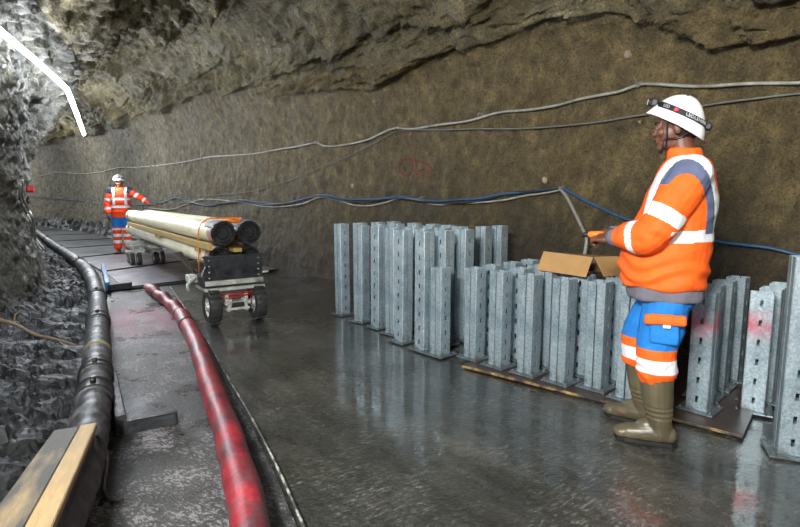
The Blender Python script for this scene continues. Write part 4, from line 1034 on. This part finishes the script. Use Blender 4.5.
    def wr_(c, n):
        q = Vector((c.x*5, c.y*5, c.z*9)); a = noise.noise(q+Vector((3, 0, 0)))
        d = .010*a+.006*noise.noise(q*2.3)
        for s in ('l', 'r'):
            k = (c-J['el_'+s]).length
            if k < .16: d += .004*math.sin((c-J['sh_'+s]).length*85+4*noise.noise(c*9))*(1-k/.16)
        hem = spec['jacket'][0][2]
        d += .006*math.sin(c.z*70+6*noise.noise(c*4))*sm(hem+.30, hem+.05, c.z) if c.z < hem+.3 else 0
        return d*fold
    fuse('jacket', jk, spec.get('voxel', .006), mats, root, 5, wr_, paint)
    # grey lining showing under the hem
    ln_ = MB(); rings(ln_, interp_rows(spec['lining']), 28); fuse('jacket_lining', ln_, .008, [spec['lin_mat']], root, 3, lambda c, n: .006*noise.noise(c*14))
    for s in ('l', 'r'):
        el, wr = J['el_'+s], J['wr_'+s]; cf = MB(); cf.tube([el.lerp(wr, .80), el.lerp(wr, 1.0), el.lerp(wr, 1.12)], [.052, .047, .044] if s == 'l' else [.045, .040, .038], 16); cf.build('cuff', M_GREYC, root, True)
    # --- trousers
    tr = MB(); rings(tr, interp_rows(spec['waist']), 26)
    for s in ('l', 'r'):
        hp, kn, an = J['hip_'+s], J['kn_'+s], J['an_'+s]; e2 = kn.lerp(an, spec['leg_end'])
        limb(tr, [hp, hp.lerp(kn, .5), kn, kn.lerp(an, .3), e2], spec['legr'])
    fuse('trousers', tr, .006, [M_BLU, spec['orange'], M_REF], root, 4, lambda c, n: .008*noise.noise(Vector((c.x*6, c.y*6, c.z*12)))+.003*math.sin(c.z*75+9*noise.noise(c*7))*(1 if c.z < .45 else .3), spec['legpaint'])
    if spec.get('pocket'):
        kn, hp = J['kn_l'], J['hip_l']; pc = hp.lerp(kn, .58)+Vector((-.02, .098, 0))
        pk = MB(); pk.box((0, 0, 0), (.135, .030, .11), Matrix.Translation(pc) @ Matrix.Rotation(.10, 4, 'X'), bev=.013); po = fuse('cargo_pocket', pk, .006, [M_BLU], root, 2, lambda c, n: .004*noise.noise(c*25))
        fl = MB(); fl.box((0, 0, 0), (.19, .034, .055), Matrix.Translation(pc+Vector((.0, .012, .075))) @ Matrix.Rotation(.12, 4, 'X') @ Matrix.Rotation(.04, 4, 'Y'), bev=.013); fo = fuse('pocket_flap', fl, .005, [spec['orange']], root, 2, lambda c, n: .004*noise.noise(c*25)); tag(fo, 'orange pocket flap')
        tb = MB(); tb.box((0, 0, 0), (.035, .01, .016), Matrix.Translation(pc+Vector((-.01, .030, .045))), bev=.003); tb.build('white_tab', M_REF, root)
    # --- boots
    for s in ('l', 'r'):
        kn, an = J['kn_'+s], J['an_'+s]; top = kn.lerp(an, spec['boot_top']); yw = spec.get('toe_'+s, 0)
        bt = MB(); r1, r2 = spec['bootr']
        limb(bt, [top, top.lerp(an, .5), an+Vector((-.005, 0, .02)), an+Vector((-.008, 0, -.035))], [r1, r1*.94, r2, r2*.98])
        M = Matrix.Translation(an) @ Matrix.Rotation(yw, 4, 'Z'); ft = MB()
        ft.tube([(-.045, 0, -.045), (.02, 0, -.040), (.09, 0, -.050), (.15, 0, -.058), (.19, 0, -.064)], [.046, .056, .050, .046, .034], 18); ft.ell((-.05, 0, -.048), (.040, .042, .045)); ft.ell((.175, 0, -.062), (.048, .046, .034)); ft.ell((.05, 0, -.02), (.07, .04, .05))
        bt.add([M @ v for v in ft.v], ft.f)
        for v in bt.v: v.z = max(v.z, .018)
        bo = fuse('boot', bt, .005, [spec['boot_mat']], root, 2, lambda c, n: .0022*math.sin(c.z*230)*(1 if .14 < c.z < .22 or c.z > top.z-.045 else 0)+0*math.sin(c.z*120)*(1 if .12 < c.z < .26 or c.z > top.z-.05 else 0)+.003*noise.noise(c*18))
        so = MB(); out = [(-.088, -.02), (-.090, .02), (-.065, .042), (0, .045), (.09, .051), (.16, .048), (.20, .028), (.216, 0), (.20, -.028), (.16, -.046), (.09, -.049), (0, -.042), (-.065, -.040)]
        M2 = Matrix.Translation((an.x, an.y, 0)) @ Matrix.Rotation(yw, 4, 'Z')
        so.prism(out, .0, .022, M2); so.build('sole', M_SOLE, bo)
    return root
# ---- near worker, seen from his left side
def paint_near(w, t, c, n):
    if w != 'torso' and .58 < t < .78: return 1
    if w != 'torso' and 1.26 < t < 1.44: return 1
    e = math.sqrt(((c.x+.045)/.148)**2+((c.z-1.2)/.30)**2) if c.z > 1.2 else abs(c.x+.045)/.148
    if (c.z > 1.12 and w == 'torso') or c.z > 1.30:
        k = max(0, min(1, (c.z-1.2)/.3))
        if .93 < e < 1.20-.12*k and abs(c.y) > (.085 if k > .5 else .05): return 1
        if .70 < e < .93 and (c.x < -.02 or c.z > 1.36) and abs(c.y) > .05: return 2
    if w != 'torso' and c.x < -.05 and t > .2 and t < .55 and e > .62: return 2
    if w == 'torso' and 1.075 < c.z+.05*(c.x+.05) < 1.135: return 1
    return 0
g = gp(658, 434)
def legp_near(c, n):
    z = c.z
    if z > .525: return 0
    if .40 < z < .472: return 2
    return 1
near = dict(tilt=-.24, loc=(g.x, g.y, 0), rz=R(152), label='near person in orange hi-vis jacket, white helmet and muddy boots, standing by the posts', skin=M_SKIN, orange=M_OR, panel=M_NAVY, lens=M_EYE, lettering=True, lin_mat=M_GREYC,
    head_rot=(0, .02, 0), boot_mat=M_BOOT, leg_end=.24, boot_top=.24, bootr=(.082, .060), pocket=True, toe_l=.1, toe_r=-.15, voxel=.0055,
    j=dict(head=(.006, 0, 1.655), neck=(-.045, 0, 1.47), sh_l=(-.075, .195, 1.405), sh_r=(-.075, -.195, 1.405), el_l=(.085, .255, 1.115), wr_l=(.262, .150, 1.09), el_r=(.03, -.26, 1.10), wr_r=(.27, -.075, 1.10),
           hip_l=(.0, .095, .775), hip_r=(.01, -.095, .775), kn_l=(.035, .115, .50), kn_r=(.125, -.105, .51), an_l=(.0, .12, .10), an_r=(.085, -.12, .10)),
    hand_l=((.9, -.25, .02), (-.1, .6, .7), (.2, -.2, 1), 1.15), hand_r=((.8, .5, 0), (0, -.5, .8), (.2, .2, 1), 1.1),
    torso_in=[(0, 0, .80, .11, .15), (0, 0, .95, .12, .16), (0, 0, 1.1, .115, .155), (-.02, 0, 1.3, .115, .165), (-.04, 0, 1.42, .09, .15), (-.045, 0, 1.49, .05, .06)],
    jacket=[(.022, 0, .835, .192, .208), (.025, 0, .85, .206, .220), (.03, 0, .93, .212, .225), (.025, 0, 1.02, .215, .222), (.0, 0, 1.14, .192, .212), (-.025, 0, 1.26, .175, .212), (-.04, 0, 1.36, .155, .205), (-.045, 0, 1.43, .128, .175), (-.045, 0, 1.48, .095, .115), (-.045, 0, 1.50, .08, .085)],
    collar=[(-.045, 0, 1.44, .10, .10), (-.042, 0, 1.49, .086, .086), (-.036, 0, 1.53, .078, .076), (-.034, 0, 1.545, .074, .072)],
    sleeve=[.098, .094, .088, .080, .060], lining=[(.01, 0, .765, .172, .19), (.012, 0, .785, .186, .205), (.015, 0, .87, .19, .208)],
    waist=[(.0, 0, .72, .12, .17), (.005, 0, .78, .155, .185), (.005, 0, .86, .165, .19), (0, 0, .92, .15, .18)],
    legr=[.108, .112, .100, .098, .100], legpaint=legp_near, paint=paint_near)
pn = person(near)
# the tool in his hand
T = Matrix.Translation((g.x, g.y, 0)) @ Matrix.Rotation(R(152), 4, 'Z')
kr = empty('utility_knife', (T @ Vector((.345, .11, 1.095))).to_tuple(), R(152)-.25, 'orange handled tool with a black tip held in the near worker\'s hand', 'tool')
mb = MB(); mb.tube(crom([(-.09, 0, 0), (-.04, 0, .004), (.02, 0, .004), (.055, 0, .002)], 4), [.012, .014, .016, .017, .018, .019, .019, .019, .019, .019, .018, .017, .015], 12); mb.build('handle', plain('orange_handle', '#ef7a2c', .45), kr, True)
mb = MB(); mb.tube([(.055, 0, .002), (.075, 0, 0), (.092, 0, -.002)], [.014, .015, .010], 10); mb.build('tip', M_STRAP, kr, True)
# ---- far worker at the far end of the pipes
def paint_far(w, t, c, n):
    if w != 'torso':
        if .55 < t < .74 or 1.30 < t < 1.48: return 1
        if t < .22: return 2
        return 0
    if 1.03 < c.z < 1.085 or 1.20 < c.z < 1.255: return 1
    if .095 < abs(c.y) < .145 and c.z > 1.1: return 1
    if c.z > 1.36 and abs(c.y) > .12: return 2
    return 0
def legp_far(c, n):
    if c.z > .60: return 0
    if .38 < c.z < .45 or .24 < c.z < .31 or .54 < c.z < .575: return 2
    return 1
M_LENS = NT('lit_headlamp_lens').set(color='#ffffff', emit='#e8e6ff', estr=400.0)
f = gp(124, 254.5)
far = dict(loc=(f.x, f.y, .028), rz=R(-68), label='far person in red-orange hi-vis suit with a lit headlamp, one hand on the pipes', skin=M_SKINL, orange=M_RDOR, panel=M_NAVD, lens=M_LENS, lin_mat=M_BLU,
    head_rot=(0, .18, -.35), boot_mat=M_BROWNB, leg_end=.82, boot_top=.66, bootr=(.062, .055), toe_l=.2, toe_r=-.2, voxel=.009,
    j=dict(head=(.01, 0, 1.625), neck=(-.03, 0, 1.47), sh_l=(-.02, .185, 1.41), sh_r=(-.02, -.185, 1.41), el_l=(.05, .42, 1.24), wr_l=(.16, .625, 1.115), el_r=(-.01, -.27, 1.10), wr_r=(.07, -.25, .86),
           hip_l=(0, .095, .88), hip_r=(0, -.095, .88), kn_l=(.03, .10, .50), kn_r=(.02, -.10, .50), an_l=(.0, .11, .09), an_r=(0, -.11, .09)),
    glove_l=M_GLOVEB, glove_r=M_GLOVE, hand_l=((.35, .9, -.12), (0, .1, 1), (1, 0, 0), .45), hand_r=((.1, .05, -1), (0, -1, 0), (1, 0, 0), .6),
    torso_in=[(0, 0, .80, .10, .14), (0, 0, .95, .11, .15), (0, 0, 1.1, .10, .145), (-.01, 0, 1.3, .10, .16), (-.02, 0, 1.42, .085, .145), (-.03, 0, 1.49, .05, .06)],
    jacket=[(.0, 0, .81, .155, .195), (.0, 0, .84, .165, .205), (.0, 0, .95, .16, .20), (.0, 0, 1.1, .155, .20), (-.01, 0, 1.25, .15, .205), (-.015, 0, 1.36, .14, .20), (-.02, 0, 1.43, .115, .165), (-.03, 0, 1.48, .085, .11), (-.03, 0, 1.50, .07, .08)],
    collar=[(-.03, 0, 1.44, .09, .09), (-.025, 0, 1.49, .078, .078), (-.02, 0, 1.53, .072, .07), (-.02, 0, 1.54, .07, .068)],
    sleeve=[.085, .078, .070, .066, .055], lining=[(.0, 0, .775, .14, .18), (.0, 0, .80, .15, .185), (.0, 0, .86, .15, .185)],
    waist=[(.0, 0, .72, .11, .16), (.0, 0, .78, .14, .175), (.0, 0, .86, .15, .18), (0, 0, .92, .14, .17)],
    legr=[.118, .108, .092, .088, .085], legpaint=legp_far, paint=paint_far)
pf = person(far)
def area(name, loc, target, size, power, col=(1, 1, 1), sy=None):
    l = bpy.data.lights.new(name, 'AREA'); l.energy = power; l.color = col; l.size = size
    if sy: l.shape = 'RECTANGLE'; l.size_y = sy
    o = bpy.data.objects.new(name, l); link(o); o.location = loc
    o.rotation_euler = (Vector(target)-Vector(loc)).to_track_quat('-Z', 'Y').to_euler(); return o
def point(name, loc, power, r=.15, col=(1, 1, 1)):
    l = bpy.data.lights.new(name, 'POINT'); l.energy = power; l.color = col; l.shadow_soft_size = r
    o = bpy.data.objects.new(name, l); link(o); o.location = loc; return o
path = [Vector((-.2, -4.5, 3.0)), Vector((-1.0, -1.5, 3.0)), Vector((-2.2, 1.5, 2.95)), Vector((-3.2, 3.6, 2.9))]
full = path+strip
mb = MB(); mb.tube([full[0]]+full[1:], .026, 10)
led = mb.build('led_strip_light', M_LED, None, True)
tag(led, 'glowing white led strip light running along the upper left rock', 'light')
area('added_area_light', (-1.25, -.9, 2.8), (1.1, 4.6, .6), 1.0, 235, (1, .98, .94))  # unseen area light added behind the viewpoint as key
area('added_area_light', (2.4, -.9, 2.9), (1.0, 5.0, .8), 1.4, 14, (1, .97, .92))  # weak unseen area light added as fill
for p, e in (((-3.5, 5.0, 2.3), 14), ((-5.4, 9.6, 1.9), 20), ((-8.0, 12.6, 2.4), 75), ((-12.5, 17, 3.0), 110), ((-19, 22.5, 3.0), 120)):
    point('added_strip_glow', p, e, .3, (.90, .95, 1))  # added point lights that boost the strip's glow down the tunnel
point('headlamp_light', tuple(HLP), 9.0, .02, (.93, .93, 1))
w = bpy.data.worlds.new('world'); S.world = w; w.use_nodes = True
w.node_tree.nodes['Background'].inputs[0].default_value = (.5, .5, .5, 1); w.node_tree.nodes['Background'].inputs[1].default_value = .1
S.view_settings.view_transform = 'Standard'; S.view_settings.look = 'None'; S.view_settings.gamma = 1
S.view_settings.exposure = 2.0
S.view_settings.use_curve_mapping = False
